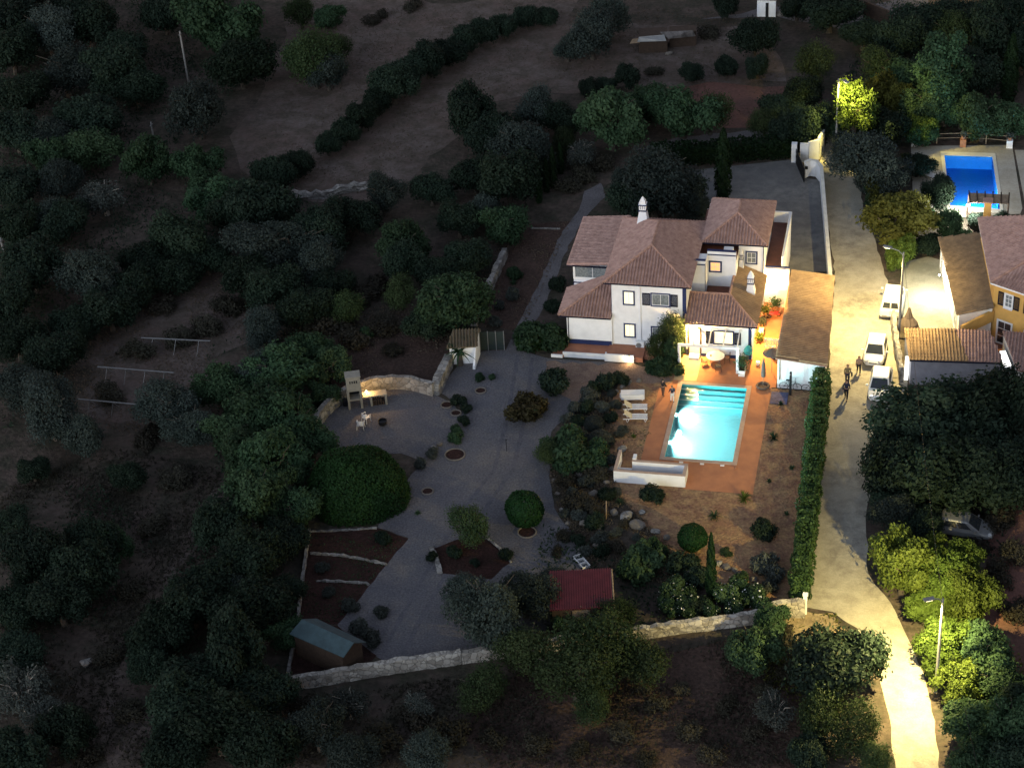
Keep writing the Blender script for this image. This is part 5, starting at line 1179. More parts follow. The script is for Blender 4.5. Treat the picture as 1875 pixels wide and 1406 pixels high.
solo('log_tub', MB().lathe((*at2(633,742),.012), [(.22,0),(.27,.5),(.22,.52)], 12), 'black', 'dark tub standing left of the barbecue chimney', 'tub')
solo('fire_bowl', MB().lathe((*at2(701,778),.012), [(.2,0),(.32,.12),(.36,.42),(.30,.45),(.28,.30)], 14), 'black', 'dark round fire bowl in the barbecue yard beside the chairs', 'fire bowl')
wpx = [(576,805),(583,778),(600,757),(620,740),(640,728),(680,715),(720,710),(755,712),(795,724)]
rough_wall('curved_stone_wall', [at2(*p) for p in wpx], 1.15, .45, 'stone', 'curved pale rubble wall around the barbecue yard', seed=3, amp=.04, top=.05)
rough_wall('straight_stone_wall', [at2(797,724), at2(823,668)], 1.05, .75, 'stone', 'short straight stone wall from the barbecue yard to the white shed', seed=5, amp=.04, top=.04)
# pump shed
PS = thing('pump_shed', 'small white shed with a sloping brown tile roof by the little palm', 'shed', (*at2(855,645),0))
s0 = Vector((*at2(829,604,2.3),2.3)); s1 = Vector((*at2(877,602,2.3),2.3)); s2 = Vector((*at2(872,634,1.75),1.75)); s3 = Vector((*at2(818,637,1.75),1.75))
tiled('roof', [tuple(s3),tuple(s2),tuple(s1),tuple(s0)], 'tile_moss', PS)
obj('wall', MB().prism([(s3.x+.15,s3.y+.25),(s2.x-.12,s2.y+.25),(s1.x-.12,s1.y-.15),(s0.x+.15,s0.y-.15)], 0, [1.72,1.72,2.12,2.12]), 'stucco', PS)
wb_ = at(868,665,0); obj('side_wall', MB().prism([(s2.x-.10,s2.y+.24),(wb_.x+.1,wb_.y-.9),(wb_.x+.3,wb_.y-.9),(s1.x+.02,s1.y-.2)], 0, [1.7,.3,.3,2.1]), 'stucco', PS)
fe = thing('net_fence', 'dark green net fence panel between the white shed and the garden path', 'fence', (*at2(902,642),0)); f0 = at(880,642,0); f1 = at(924,641,0)
netm = mat('fence_net', (.02,.03,.028), .8, .1, 20); obj('net', MB().prism([(f0.x,f0.y),(f1.x,f1.y),(f1.x,f1.y+.03),(f0.x,f0.y+.03)], .05, 1.75), netm, fe)
for i in range(4): p = f0.lerp(f1, i/3); obj('post', MB().tube([(p.x,p.y-.04,0),(p.x,p.y-.04,1.85)], .035, 6), 'galv', fe)
# red roofed shed
def shed(label, cs, zl, zh, roofm, name='shed'):
    """cs: roof corners px: back-left, back-right, front-right, front-left"""
    t = thing(name, label, 'shed', (*at2((cs[0][0]+cs[2][0])/2,(cs[0][1]+cs[2][1])/2, zl),0))
    q = [Vector((*at2(*cs[0],zh),zh)), Vector((*at2(*cs[1],zh),zh)), Vector((*at2(*cs[2],zl),zl)), Vector((*at2(*cs[3],zl),zl))]
    c = sum(q, Vector())/4; w = [(v+(c-v)*.08) for v in q]
    obj('wall', MB().prism([(w[3].x,w[3].y),(w[2].x,w[2].y),(w[1].x,w[1].y),(w[0].x,w[0].y)], 0, [zl-.06,zl-.06,zh-.06,zh-.06]), 'darkwood', t)
    u = (q[2]-q[3]); L = u.length; k = int(L/.16); mb = MB()
    for i in range(k):
        for (s0_, h_) in ((0,0),(.5,.075)):
            a = q[3].lerp(q[2], (i+s0_)/k); b = q[3].lerp(q[2], (i+s0_+.5)/k); cc = q[0].lerp(q[1], (i+s0_+.5)/k); d = q[0].lerp(q[1], (i+s0_)/k); z = Vector((0,0,h_)); mb.slab([a+z,b+z,cc+z,d+z], .03)
    obj('roof', mb, roofm, t); obj('door', MB().prism([(w[3].lerp(w[2],.35).x,w[3].lerp(w[2],.35).y-.04),(w[3].lerp(w[2],.65).x,w[3].lerp(w[2],.65).y-.04),(w[3].lerp(w[2],.65).x,w[3].lerp(w[2],.65).y-.005),(w[3].lerp(w[2],.35).x,w[3].lerp(w[2],.35).y-.005)], .05, 1.8), 'wood', t); return t
sh_ = shed('red sheet-roofed garden shed half covered by the tree beside the gravel yard', [(1005,1046),(1118,1041),(1122,1112),(1006,1118)], 2.0, 2.3, 'redroof')
obj('gutter', MB().tube([Vector((*at2(1120,1042,2.35),2.35)), Vector((*at2(1125,1113,2.05),2.05))], .05, 6), 'wood', sh_)
# green felt shed, ridge roof
GS = thing('felt_shed', 'dark timber shed with blue-green felt ridge roof in the lower left corner of the garden', 'shed', (*at2(590,1190),0))
a = Vector((*at2(530,1160,1.9),1.9)); b = Vector((*at2(629,1203,1.9),1.9)); c = Vector((*at2(648,1176,2.5),2.5)); d = Vector((*at2(553,1133,2.5),2.5)); e1 = c+(c-b); e2 = d+(d-a); e1.z = e2.z = 1.9
obj('roof', MB().slab([a,b,c,d], .06).slab([d,c,e1,e2], .06), 'greenroof', GS)
w_ = [a.lerp(e1,.06), b.lerp(e2,.06), e1.lerp(a,.06), e2.lerp(b,.06)]; obj('wall', MB().prism([(p.x,p.y) for p in w_], 0, 1.85), 'darkwood', GS)
gb_ = [w_[1], w_[2]]; obj('gable', MB().add([(w_[1].x,w_[1].y,1.85),(w_[2].x,w_[2].y,1.85),((w_[1].x+w_[2].x)/2,(w_[1].y+w_[2].y)/2,2.4)], [(0,1,2)]), 'darkwood', GS)
dpx = at(1065,1030,0); lw_ = thing('plastic_crate', 'pale blue-white slatted crate lying beside the red shed roof', 'crate', (dpx.x,dpx.y,.01), R(-52)); 
mb = MB().box(-.75,.75,-.30,-.24,0,.18).box(-.75,.75,.24,.30,0,.18); 
for x in (-.75,-.27,.21,.69): mb.box(x,x+.06,-.238,.238,0,.18)
obj('frame', mb, 'white_plastic', lw_, local=True); obj('base', MB().box(-.68,.68,-.235,.235,.004,.02), 'galv', lw_, local=True)
# round table with chairs on the terrace
tc_ = at(1310,651,.75); T = thing('terrace_table', 'round white table under the pergola edge on the lit terrace', 'table', (tc_.x,tc_.y,.012))
obj('top', MB().lathe((0,0,.70), [(.70,0),(.73,.015),(.73,.035),(.70,.05)], 28), 'white_plastic', T, local=True)
for i in range(4): a = R(45+90*i); obj('leg', MB().tube([(math.cos(a)*.5,math.sin(a)*.5,.70),(math.cos(a)*.42,math.sin(a)*.42,0)], .025, 6), 'galv', T, local=True)
solo('ashtray', MB().lathe((tc_.x-.35,tc_.y-.1,.765), [(.05,0),(.09,.02),(.09,.05),(.07,.03)], 12), 'black', 'small dark dish on the round white terrace table', 'dish')
def iron_chair(label, p, rz, cush):
    t = thing('terrace_chair', label, 'chair', (p[0],p[1],.014), rz, 'chairs around the round terrace table')
    fr = MB(); fr.torus((0,0,.44), .24, .018, 'Z', 18, 5); obj('seat_frame', fr, 'darkwood', t, local=True)
    obj('seat', MB().lathe((0,0,.43), [(.22,0),(.235,.03),(.22,.06)], 16), cush, t, local=True)
    bk = MB().tube([(-.22,.12,.44),(-.24,.2,.72),(-.12,.25,.92),(.12,.25,.92),(.24,.2,.72),(.22,.12,.44)], .016, 6)
    for x in (-.12,0,.12): bk.tube([(x,.2,.46),(x,.25,.90)], .010, 5)
    obj('backrest', bk, 'darkwood', t, local=True)
    for sx in (-1,1):
        for sy in (-1,1): obj('leg', MB().tube([(sx*.18,sy*.16,.44),(sx*.24,sy*.22,0)], .014, 6), 'darkwood', t, local=True)
    return t
for i, (dx, dy, rz, cu, lb_) in enumerate(((.35,-1.0,R(190),'fabric_grey','dark iron chair with grey cushion nearest the pool'),(-.85,-.45,R(120),'clay','dark iron chair with reddish seat, left of the table'),(.9,.25,R(-80),'clay','dark iron chair with reddish seat, right of the table by the wall'),(-.35,.95,R(15),'fabric_grey','dark iron chair between the round table and the lit door'))):
    iron_chair(lb_, (tc_.x+dx, tc_.y+dy), rz, cu)
# planter, teal ball, pots, parasol
pl = thing('planter_box', 'white square planter with a palm-like plant beside the right pergola post', 'planter', (4.45,12.35,.012)); obj('box', MB().box(-.25,.25,-.9,.1,0,.5), 'stucco', pl, local=True)
obj('soil', MB().box(-.2,.2,-.85,.05,.502,.53), 'soil', pl, local=True)
rg = np.random.default_rng(9); Pq = rg.normal(size=(420,3))*[.2,.35,.28]+[0,-.35,1.05]; Nq = rg.normal(size=(420,3)); Nq /= np.linalg.norm(Nq,axis=1)[:,None]
ob = bpy.data.objects.new('leaves', mesh_quads('leaves', cards(Pq,Nq,.12,rg,.4), 'f_leafy')); COL.objects.link(ob); ob.parent = pl
tb_ = at(1370,641,1.1); TB = thing('folded_beach_parasol', 'teal folded parasol leaning at the navy corner of the kitchen wing', 'parasol', (tb_.x,tb_.y,.012)); obj('canopy', MB().lathe((0,0,.55), [(.05,0),(.34,.25),(.36,.55),(.2,.85),(.03,1.0)], 12), 'teal', TB, local=True); obj('pole', MB().tube([(0,0,0),(0,0,1.62)], .02, 6), 'galv', TB, local=True)
um = at(1397,709,0); UM = thing('closed_parasol', 'closed grey-brown parasol in a round tyre-like base by the pool corner', 'parasol', (um.x,um.y,.014)); obj('base', MB().torus((0,0,.12), .45, .10, 'Z', 24, 8).lathe((0,0,0), [(.36,0),(.36,.06),(.05,.10)], 16), 'fabric_grey', UM, local=True)
obj('pole', MB().tube([(0,0,0),(.02,0,2.75)], .025, 6), 'wood', UM, local=True); obj('canopy', MB().lathe((.015,0,1.0), [(.16,0),(.19,.15),(.17,.7),(.12,1.2),(.05,1.6)], 12), 'fabric_grey', UM, local=True)
ul = MB(); uc = at(1414,642,2.0); UC = thing('brown_parasol', 'small brown thatched parasol by the outbuilding corner', 'parasol', (uc.x,uc.y,.014)); obj('canopy', MB().lathe((0,0,1.75), [(.75,0),(.74,.05),(.4,.28),(.05,.48)], 12), 'fabric_grey', UC, local=True); obj('pole', MB().tube([(0,0,0),(0,0,2.2)], .03, 6), 'wood', UC, local=True)
gf = thing('garden_gate', 'small pale slatted gate closing the orange-lit side yard', 'gate', (6.35,15.7,.012)); gm = MB()
for i in range(9): gm.box(-.52+i*.13,-.46+i*.13,-.015,.015,.05,1.0)
obj('slats', gm, 'white_metal', gf, local=True); obj('rail', MB().box(-.53,.64,.016,.05,.2,.27).box(-.53,.64,.016,.05,.8,.87), 'white_metal', gf, local=True)
# side yard clutter
def pot(label, p, r, h, mt_='clay', leaf=None, n=200, size=.1, name='plant_pot', z=.012, group=None):
    t = thing(name, label, 'plant pot' if leaf else 'pot', (p[0],p[1],z), group=group); obj('pot', MB().lathe((0,0,0), [(r*.7,0),(r,h*.9),(r*1.08,h*.92),(r*1.08,h),(r*.85,h),(r*.8,h*.85)], 14), mt_, t, local=True)
    if leaf:
        rg = np.random.default_rng(int(p[0]*100)%997); Pq = rg.normal(size=(n,3))*r*.75+[0,0,h+r*.9]; Pq[:,2] = np.maximum(Pq[:,2], h*.9); Nq = rg.normal(size=(n,3)); Nq /= np.linalg.norm(Nq,axis=1)[:,None]
        ob = bpy.data.objects.new('leaves', mesh_quads('leaves', cards(Pq,Nq,size,rg), leaf)); COL.objects.link(ob); ob.parent = t
    return t
pot('clay pot with bushy plant at the top of the side yard', (5.45,20.6), .26, .42, leaf='f_yellow')
pot('large clay pot beside the white cabinet in the side yard', (6.1,21.6), .30, .5, leaf='f_leafy')
pot('clay pot of pale flowers by the kitchen side wall', (5.35,18.9), .22, .36, leaf='f_grey')
pot('squat clay pot beside the kitchen side wall lamp', (5.35,16.6), .20, .34, leaf='f_lime_lamplit')
cbn_ = thing('white_cabinet', 'tall white cabinet against the brightly lit yard wall', 'cabinet', (6.65,22.4,.012)); obj('carcass', MB().box(-.4,.4,-.3,.3,0,1.7), 'white_metal', cbn_, local=True, bevel=.02); obj('door', MB().box(-.38,-.01,-.325,-.302,.05,1.65).box(.01,.38,-.325,-.302,.05,1.65), 'white_plastic', cbn_, local=True)
sc_ = thing('garden_scooter', 'reddish three-wheeled garden trolley in the side yard', 'trolley', (6.0,20.6,.012), R(10)); obj('deck', MB().box(-.45,.6,-.25,.25,.28,.34), 'redlight', sc_, local=True)
for (x,y) in ((-.35,-.28),(-.35,.28),(.5,0)): obj('wheel', MB().torus((x,y,.2), .15, .05, 'Y', 16, 6), 'rubber', sc_, local=True)
obj('handle', MB().tube([(.5,0,.3),(.75,0,.95)], .02, 6).tube([(.75,-.25,.95),(.75,.25,.95)], .02, 6), 'galv', sc_, local=True)
bn = thing('side_bench', 'low white bench by the kitchen side wall', 'bench', (5.35,17.7,.012)); obj('seat', MB().box(-.2,.2,-.5,.5,.36,.42), 'white_metal', bn, local=True)
for sy in (-.4,.4): obj('leg', MB().box(-.17,.17,sy-.04,sy+.04,0,.358), 'white_metal', bn, local=True)
solo('white_bucket', MB().lathe((5.55,13.3,.014), [(.14,0),(.18,.3),(.16,.3)], 12), 'white_plastic', 'small white bucket on the deck at the foot of the kitchen corner', 'bucket')
gr_ = at(1419,655,0); gp = thing('gas_grill', 'pale covered grill beside the outbuilding corner', 'grill', (gr_.x-.1,gr_.y,.014)); obj('cover', MB().lathe((0,0,.4), [(.3,0),(.34,.3),(.2,.6),(.05,.68)], 12), 'cream_cushion', gp, local=True); obj('stand', MB().lathe((0,0,0), [(.28,0),(.26,.4)], 8), 'black', gp, local=True)
# bicycle
def bicycle(label, p, rz, mt_='black'):
    t = thing('bicycle', label, 'bicycle', (p[0],p[1],.012), rz, 'bicycles against the outbuilding wall')
    for x in (-.52,.52):
        wh = obj('wheel', MB().torus((x,0,.35), .33, .024, 'Y', 26, 6), 'rubber', t, local=True); sp_ = MB()
        for i in range(8): a = math.pi*i/8; sp_.tube([(x-.32*math.cos(a),0,.35-.32*math.sin(a)),(x+.32*math.cos(a),0,.35+.32*math.sin(a))], .004, 4)
        obj('spokes', sp_, 'galv', wh, local=True)
    obj('frame', MB().tube([(-.52,0,.35),(-.08,0,.33),(.38,0,.75),(-.18,0,.80),(-.08,0,.33)], .022, 6).tube([(-.52,0,.35),(-.18,0,.80)], .016, 6).tube([(.52,0,.35),(.36,0,.86)], .02, 6), mt_, t, local=True)
    obj('saddle', MB().obox((-.22,0,.92), (.26,.14,.06)).tube([(-.18,0,.8),(-.21,0,.9)], .015, 6), 'black', t, local=True); obj('handlebar', MB().tube([(.36,0,.86),(.34,0,.98)], .016, 6).tube([(.36,-.28,1.0),(.34,0,.98),(.36,.28,1.0)], .014, 6), 'galv', t, local=True)
    obj('pedal', MB().torus((-.08,.03,.33), .09, .01, 'Y', 14, 4).box(-.1,-.02,.06,.14,.16,.18), 'galv', t, local=True); return t
bicycle('black bicycle leaning against the white outbuilding end wall', (8.4,10.0), R(-3)); bicycle('second dark bicycle partly hidden by the hedge end', (10.1,9.85), R(-6))
ps_ = at(1447,723,0); PO = thing('shower_post', 'dark outdoor shower post in front of the bicycles', 'post', (ps_.x,ps_.y,.01)); obj('post', MB().box(-.09,.09,-.07,.07,0,2.1), 'black', PO, local=True, bevel=.01); obj('shower_head', MB().tube([(0,-.06,2.0),(0,-.3,2.1)], .02, 6).lathe((0,-.3,2.04), [(.08,0),(.07,.03)], 10), 'galv', PO, local=True)
solo('shower_tray', MB().box(7.0,8.3,8.0,9.6,.014,.06), 'bluefloor', 'blue-grey paved square below the dark shower post', 'paving', bevel=.01)
solo('tap_bowl', MB().lathe((*at2(1347,858),.014), [(.1,0),(.12,.1),(.08,.14)], 10), 'clay', 'tiny clay bowl on the deck at the near right corner of the pool', 'bowl')
solo('drain_cover', MB().lathe((*at2(702,800),.016), [(.3,0),(.3,.02)], 14), 'path', 'pale round cover set in the barbecue yard gravel', 'cover')
# wooden post in rockery
pq = at(1110,950,0); solo('wooden_post', MB().tube([(pq.x,pq.y,0),(pq.x+.05,pq.y,1.6)], .05, 7), 'wood', 'pale wooden post standing among the rockery shrubs', 'post')
st_ = at(928,826,0); solo('sprinkler_post', MB().tube([(st_.x,st_.y,0),(st_.x-.02,st_.y,1.1)], .025, 6).lathe((st_.x,st_.y,1.0), [(.05,0),(.06,.08),(.02,.1)], 8), 'black', 'thin dark sprinkler stand alone on the gravel yard', 'sprinkler')
# stone walls
rough_wall('rubble_boundary_wall', [at2(524,1262),at2(600,1250),at2(700,1233),at2(845,1212)], 1.0, .45, 'palerubble', 'long pale rubble wall along the lower left edge of the property', seed=8, amp=.05, top=.09)
rough_wall('rubble_boundary_wall', [at2(846,1212),at2(1000,1190),at2(1165,1168),at2(1345,1144),at2(1412,1136)], .9, .45, 'palerubble', 'pale rubble wall under the oleanders in front of the pool garden', seed=9, amp=.05, top=.09)
rough_wall('rubble_corner_wall', [at2(1414,1133),at2(1445,1126),at2(1474,1127)], 1.3, .5, 'palerubble', 'short bright sandy rubble wall at the lane corner', seed=10, amp=.04, top=.08)
solo('white_gate_pillar', MB().box(11.6,11.85,-16.6,-16.35,0,1.6).box(11.55,11.9,-16.65,-16.3,1.602,1.68), 'stucco', 'white pillar at the near end of the roadside hedge', 'pillar')
rough_wall('side_wall', [at2(567,975),at2(556,1050),at2(545,1140),at2(528,1236)], .35, .2, 'stone', 'thin pale wall along the left side of the terraced beds', seed=11, amp=.03, top=.04)
rough_wall('stone_edging', [at2(568,1014),at2(610,1016),at2(660,1024),at2(708,1034)], .16, .16, 'stone', 'pale stone edging across the dark soil beds, farther of the two', seed=12, amp=.06, top=.06, step=.25, cat='edging')
rough_wall('stone_edging', [at2(580,1064),at2(620,1065),at2(670,1068),at2(676,1072)], .12, .13, 'stone', 'pale stone edging across the dark soil beds, nearer of the two', seed=13, amp=.06, top=.06, step=.25, cat='edging')
rough_wall('stone_edging', [at2(567,974),at2(620,972),at2(690,968)], .12, .13, 'stone', 'pale stone edging below the giant domed bush', seed=14, amp=.06, top=.06, step=.25, cat='edging')
rough_wall('field_terrace_wall', [at2(505,372),at2(540,365),at2(590,362),at2(640,350),at2(690,345)], .7, .6, 'stone', 'old tumbled field wall at the lower edge of the bare brown field', seed=15, amp=.15, top=.25)
rough_wall('path_wall', [at2(925,470),at2(905,515),at2(885,555),at2(868,598)], .9, .5, 'stone', 'stone retaining wall beside the planted strip left of the garden path', seed=16, amp=.05, top=.06)
rough_wall('bed_edging', [at2(895,988),at2(915,1005),at2(936,1030)], .12, .14, 'stone', 'short stone edging right of the olive tree bed', seed=17, amp=.05, top=.05, step=.25, cat='edging')
rough_wall('bed_edging', [at2(806,1050),at2(798,1020),at2(790,1004)], .2, .3, 'stone', 'short stone edging left of the olive tree bed', seed=18, amp=.08, top=.05, step=.25, cat='edging')
rough_wall('garden_edging', [at2(972,419),at2(1026,420)], .12, .12, 'stone', 'thin pale edging stones across the far planted strip', seed=19, amp=.02, top=.02, cat='edging')
# solar / trellis rows on the left slope
def trellis(a, b, label):
    p = at(*a, 1.2); q = at(*b, 1.2); p.z = q.z = 1.2; t = thing('trellis_row', label, 'trellis', ((p.x+q.x)/2,(p.y+q.y)/2,0), group='pale trellis rows on the left slope')
    obj('rail', MB().slab([p+Vector((0,-.05,0)), q+Vector((0,-.05,0)), q+Vector((0,.06,.0)), p+Vector((0,.06,.0))], .05), 'galv', t); k = max(3, int((q-p).length/1.5))
    for i in range(k): r_ = p.lerp(q, (i+.5)/k); obj('strut', MB().tube([(r_.x,r_.y,1.12),(r_.x-.15,r_.y-.55,0)], .022, 5).tube([(r_.x,r_.y,1.12),(r_.x+.2,r_.y+.9,0)], .03, 5), 'galv', t)
trellis((258,618),(385,624),'pale metal trellis row on the left slope, farthest of the three'); trellis((178,671),(318,682),'pale metal trellis row on the left slope, middle of the three'); trellis((142,730),(272,742),'pale metal trellis row on the left slope, nearest of the three')
# derelict hut and white hut at the top
HU = thing('derelict_hut', 'collapsed dark hut with patched sheet roofs beyond the bare field', 'hut', (*at2(1215,95),0))
q = [at(1170,98,0), at(1222,96,0), at(1222,78,0), at(1170,80,0)]; obj('wall', MB().prism([(p.x,p.y) for p in q], 0, 1.7), 'darkwood', HU)
q2 = [at(1226,88,0), at(1275,84,0), at(1275,72,0), at(1226,75,0)]; obj('wall', MB().prism([(p.x,p.y) for p in q2], 0, 1.6), 'darkwood', HU)
def rq(cs, z): return [Vector((*at2(*c_, z_2), z_2)) for c_, z_2 in zip(cs, z)]
obj('sheet_roof', MB().slab(rq([(1167,77),(1220,75),(1216,64),(1170,68)], (1.5,1.9,2.3,2.0)), .05), 'galv', HU); obj('sheet_roof', MB().slab(rq([(1224,71),(1274,66),(1268,56),(1208,59)], (1.9,1.4,2.1,2.5)), .05), mat('weathered_sheet', (.16,.145,.14), .8, .4, 1.2), HU)
obj('board', MB().slab(rq([(1153,80),(1172,78),(1170,70),(1158,72)], (1.3,1.3,1.6,1.6)), .05), 'wood', HU)
WH = thing('white_hut', 'tiny white hut with dark roof at the top of the picture', 'hut', (*at2(1403,30),0)); q = [at(1386,31,0), at(1420,32,0), at(1421,18,0), at(1387,18,0)]
obj('wall', MB().prism([(p.x,p.y) for p in q], 0, 1.9), 'stucco', WH); c_ = sum(q, Vector())/4; obj('roof', MB().prism([((p+(p-c_)*.12).x,(p+(p-c_)*.12).y) for p in q], 1.905, 2.0), 'fabric_grey', WH); obj('door', MB().box(q[0].x+.9,q[0].x+1.2,q[0].y-.06,q[0].y-.01,0,1.6), 'black', WH)
RN = thing('ruined_wall', 'dark ruined wall fragment by the pale track at top right', 'ruin', (*at2(1608,38),0)); q = [at(1580,38,0), at(1636,46,0)]
mbq = MB(); mbq.prism([(q[0].x,q[0].y),(q[1].x,q[1].y),(q[1].x,q[1].y+.4),(q[0].x,q[0].y+.4)], 0, [2.2,1.2,1.2,2.2]); obj('wall', mbq, 'darkwood', RN); mbq = MB().prism([(q[1].x-.2,q[1].y-1.5),(q[1].x+.15,q[1].y-1.5),(q[1].x+.15,q[1].y-.01),(q[1].x-.2,q[1].y-.01)], 0, 1.1); obj('wall', mbq, 'darkwood', RN)
# neighbour pool loungers
for (px,py,rz,lb_) in ((1682,318,R(-35),'grey sun lounger beside the blue pool, nearer the dark bush'),(1672,312,R(-20),'grey sun lounger beside the blue pool, half under the tree')):
    p = at(px,py,0); lounger(lb_, (p.x,p.y), rz, R(25), group='loungers by the blue pool')
# overhead cable
ca = Vector((20.5,-23,7.3)); cbb = Vector((16.25,18.5,7.7)); cc_ = Vector((27,-60,7.4)); mb = MB()
for a,b in ((ca,cbb),(cc_,ca)):
    mb.tube([a.lerp(b, i/12)+Vector((0,0,-1.6*math.sin(math.pi*i/12)*.5)) for i in range(13)], .012, 4)
solo('overhead_cable', mb, 'black', 'thin black overhead cable strung between the roadside street lamps', 'cable')
# ------------------------------------------------------------------ trees and shrubs (photo position of the crown, crown radius in photo pixels)
TREES = dict(
 carob="""30,20,60 160,40,55 225,90,45 40,170,45 20,90,50 160,210,55 30,240,50 205,130,55 250,160,40 20,340,50 130,20,40 440,110,52 300,20,40
 660,212,32 720,152,40 745,130,40 782,108,38 690,185,30 630,240,30 545,300,30 500,312,34 820,95,32 850,72,34 880,55,30 925,45,28 965,32,26 1000,28,24
 600,262,26 860,205,52 905,240,50 1020,215,38 930,325,58 990,300,34 870,320,45 600,405,45 650,395,45 790,345,36 840,400,40 850,470,45 800,500,40 740,480,40 780,590,40 470,375,55 430,395,45
 60,480,60 20,545,50 200,565,50 140,590,45 270,475,45 330,440,50 240,525,48 100,645,50 30,620,45 320,500,45 380,470,40 500,525,50 450,500,45 560,560,45 610,520,40 120,400,45 30,410,45
 60,1020,60 140,1040,60 30,1110,50 110,1100,50 170,990,50 20,960,40 120,1340,50 20,1385,60 30,1200,50 60,860,30 230,870,30
 400,960,50 350,1100,60 300,1150,60 520,985,45 460,1020,60 400,1060,50 370,1240,60 330,1295,65 460,1110,60 520,1080,35 430,1190,65 270,1210,40 480,1270,55 400,1330,70 480,1360,60 320,1370,55 580,430,45
 1080,160,22 1110,155,20 1150,140,26 1265,130,24 1330,120,22 1385,122,28 1240,345,46 1160,365,45 1330,8,30 1380,62,40 1520,20,48 1460,12,36 1700,40,55 1760,30,50 1820,60,60 1870,90,50 1780,130,55 1650,70,45 1580,60,35 1700,130,45 1860,20,45
 1470,170,40 1430,195,35 1490,225,45 1440,235,36 1620,230,45 1720,352,38 1680,300,30 1795,402,20 1835,405,18 1700,445,26 1536,1213,84
 1640,930,40 1690,955,40 1870,1395,60 1870,1300,50 1480,1380,45""",
 olive="""90,55,45 120,130,50 100,250,45 110,330,40 80,400,40 360,195,60 600,130,40 975,195,45 960,262,58 880,385,38 700,355,42 170,500,58 470,455,60 540,445,55 580,485,45 90,745,62 150,790,45 35,710,50
 300,740,50 350,780,45 480,600,40 500,905,42 900,1115,72 960,1085,55 850,1085,45 1000,1065,36 1200,335,76 1260,375,42 1150,345,45 1590,288,66 1550,268,34 1620,320,50 470,680,40 1640,940,42
 580,1330,55 640,1380,50 1085,60,58 1040,85,35 1115,28,45 780,1380,50 420,1080,40""",
 leafy="""1042,1132,30 560,645,45 510,680,55 600,670,40 470,745,60 430,790,50 535,760,60 455,830,55 400,705,40 500,850,60 565,800,45 470,910,58 540,930,38 520,880,40 590,720,30 400,30,66 430,60,50 270,290,45 360,295,42 160,270,48 90,285,40
 400,370,50 380,340,40 920,410,48 740,445,45 830,555,62 1120,215,60 1250,200,58 1190,185,45 1700,190,45 1640,140,50 1800,212,50 1850,218,42 1760,200,36 1690,245,28 1735,412,34 1760,440,26
 1808,1190,55 1825,1245,50 1795,1315,54 1850,1325,58 1790,1395,50 200,1000,40 600,30,30 520,1160,36 1380,1180,55 1410,1135,36 560,100,40""",
 almond="""1100,1180,78 1055,1225,65 1170,1205,58 960,1185,55 1130,1120,40 880,1258,50 1500,1300,58 1560,1335,55 1600,1385,38 575,105,55 610,85,35 1010,830,30 860,960,44 1740,60,40 1610,120,40 1080,1290,40 1490,110,40 1030,260,30 1300,205,40 1400,225,30 730,535,36 640,560,35 550,20,30""",
 grey="""1092,1128,34 190,360,42 40,1265,55 80,1310,40 500,1010,30 1060,280,30 120,780,40 760,1290,30 1420,1300,40 640,1290,40""",
 lamplit="""1652,1035,62 1722,1062,54 1775,1095,52 1738,1165,50 1718,1212,36 1755,1245,44 1697,1112,40 1740,1120,40  1640,1010,34 1700,1010,40 1760,1030,44 1650,455,32 1640,480,22 1690,235,30 1560,195,30""",
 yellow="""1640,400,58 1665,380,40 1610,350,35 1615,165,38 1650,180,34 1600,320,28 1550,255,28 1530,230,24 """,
)
for kind, txt in TREES.items():
    for tok in txt.split():
        x, y, r_ = (float(v) for v in tok.split(',')); plant(kind, x, y, r_*(1.06 if x < 560 else 1.0), sz=.72 if (kind == 'yellow' and y > 1100) else 1.15 if (kind == 'lamplit' and 1000 < y < 1110) else rnd.uniform(.85,1.15))
for (x,y,r_) in ((1715,772,95),(1812,752,92),(1650,850,72),(1738,868,92),(1850,862,80)): plant('bigcarob', x, y, r_)
LIT = plant('lamplit', 1564,192,42, 'tree glowing bright yellow under the far street lamp', sz=1.25, zoff=2.6)
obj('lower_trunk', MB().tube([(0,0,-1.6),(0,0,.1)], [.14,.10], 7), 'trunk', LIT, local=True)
plant('leafy', 1540,232,30, 'leafy tree rising against the pole of the far street lamp', sz=1.2)
plant('almond', 1232,606,27, 'slender tree against the villa wall, just left of the lit terrace door', sz=2.0)
plant('almond', 1205,634,26, 'bushy small tree covering the lower villa window, left of the lit terrace', sz=1.5)
plant('leafy', 1236,640,20, 'dark small tree at the left pergola post', sz=1.7)
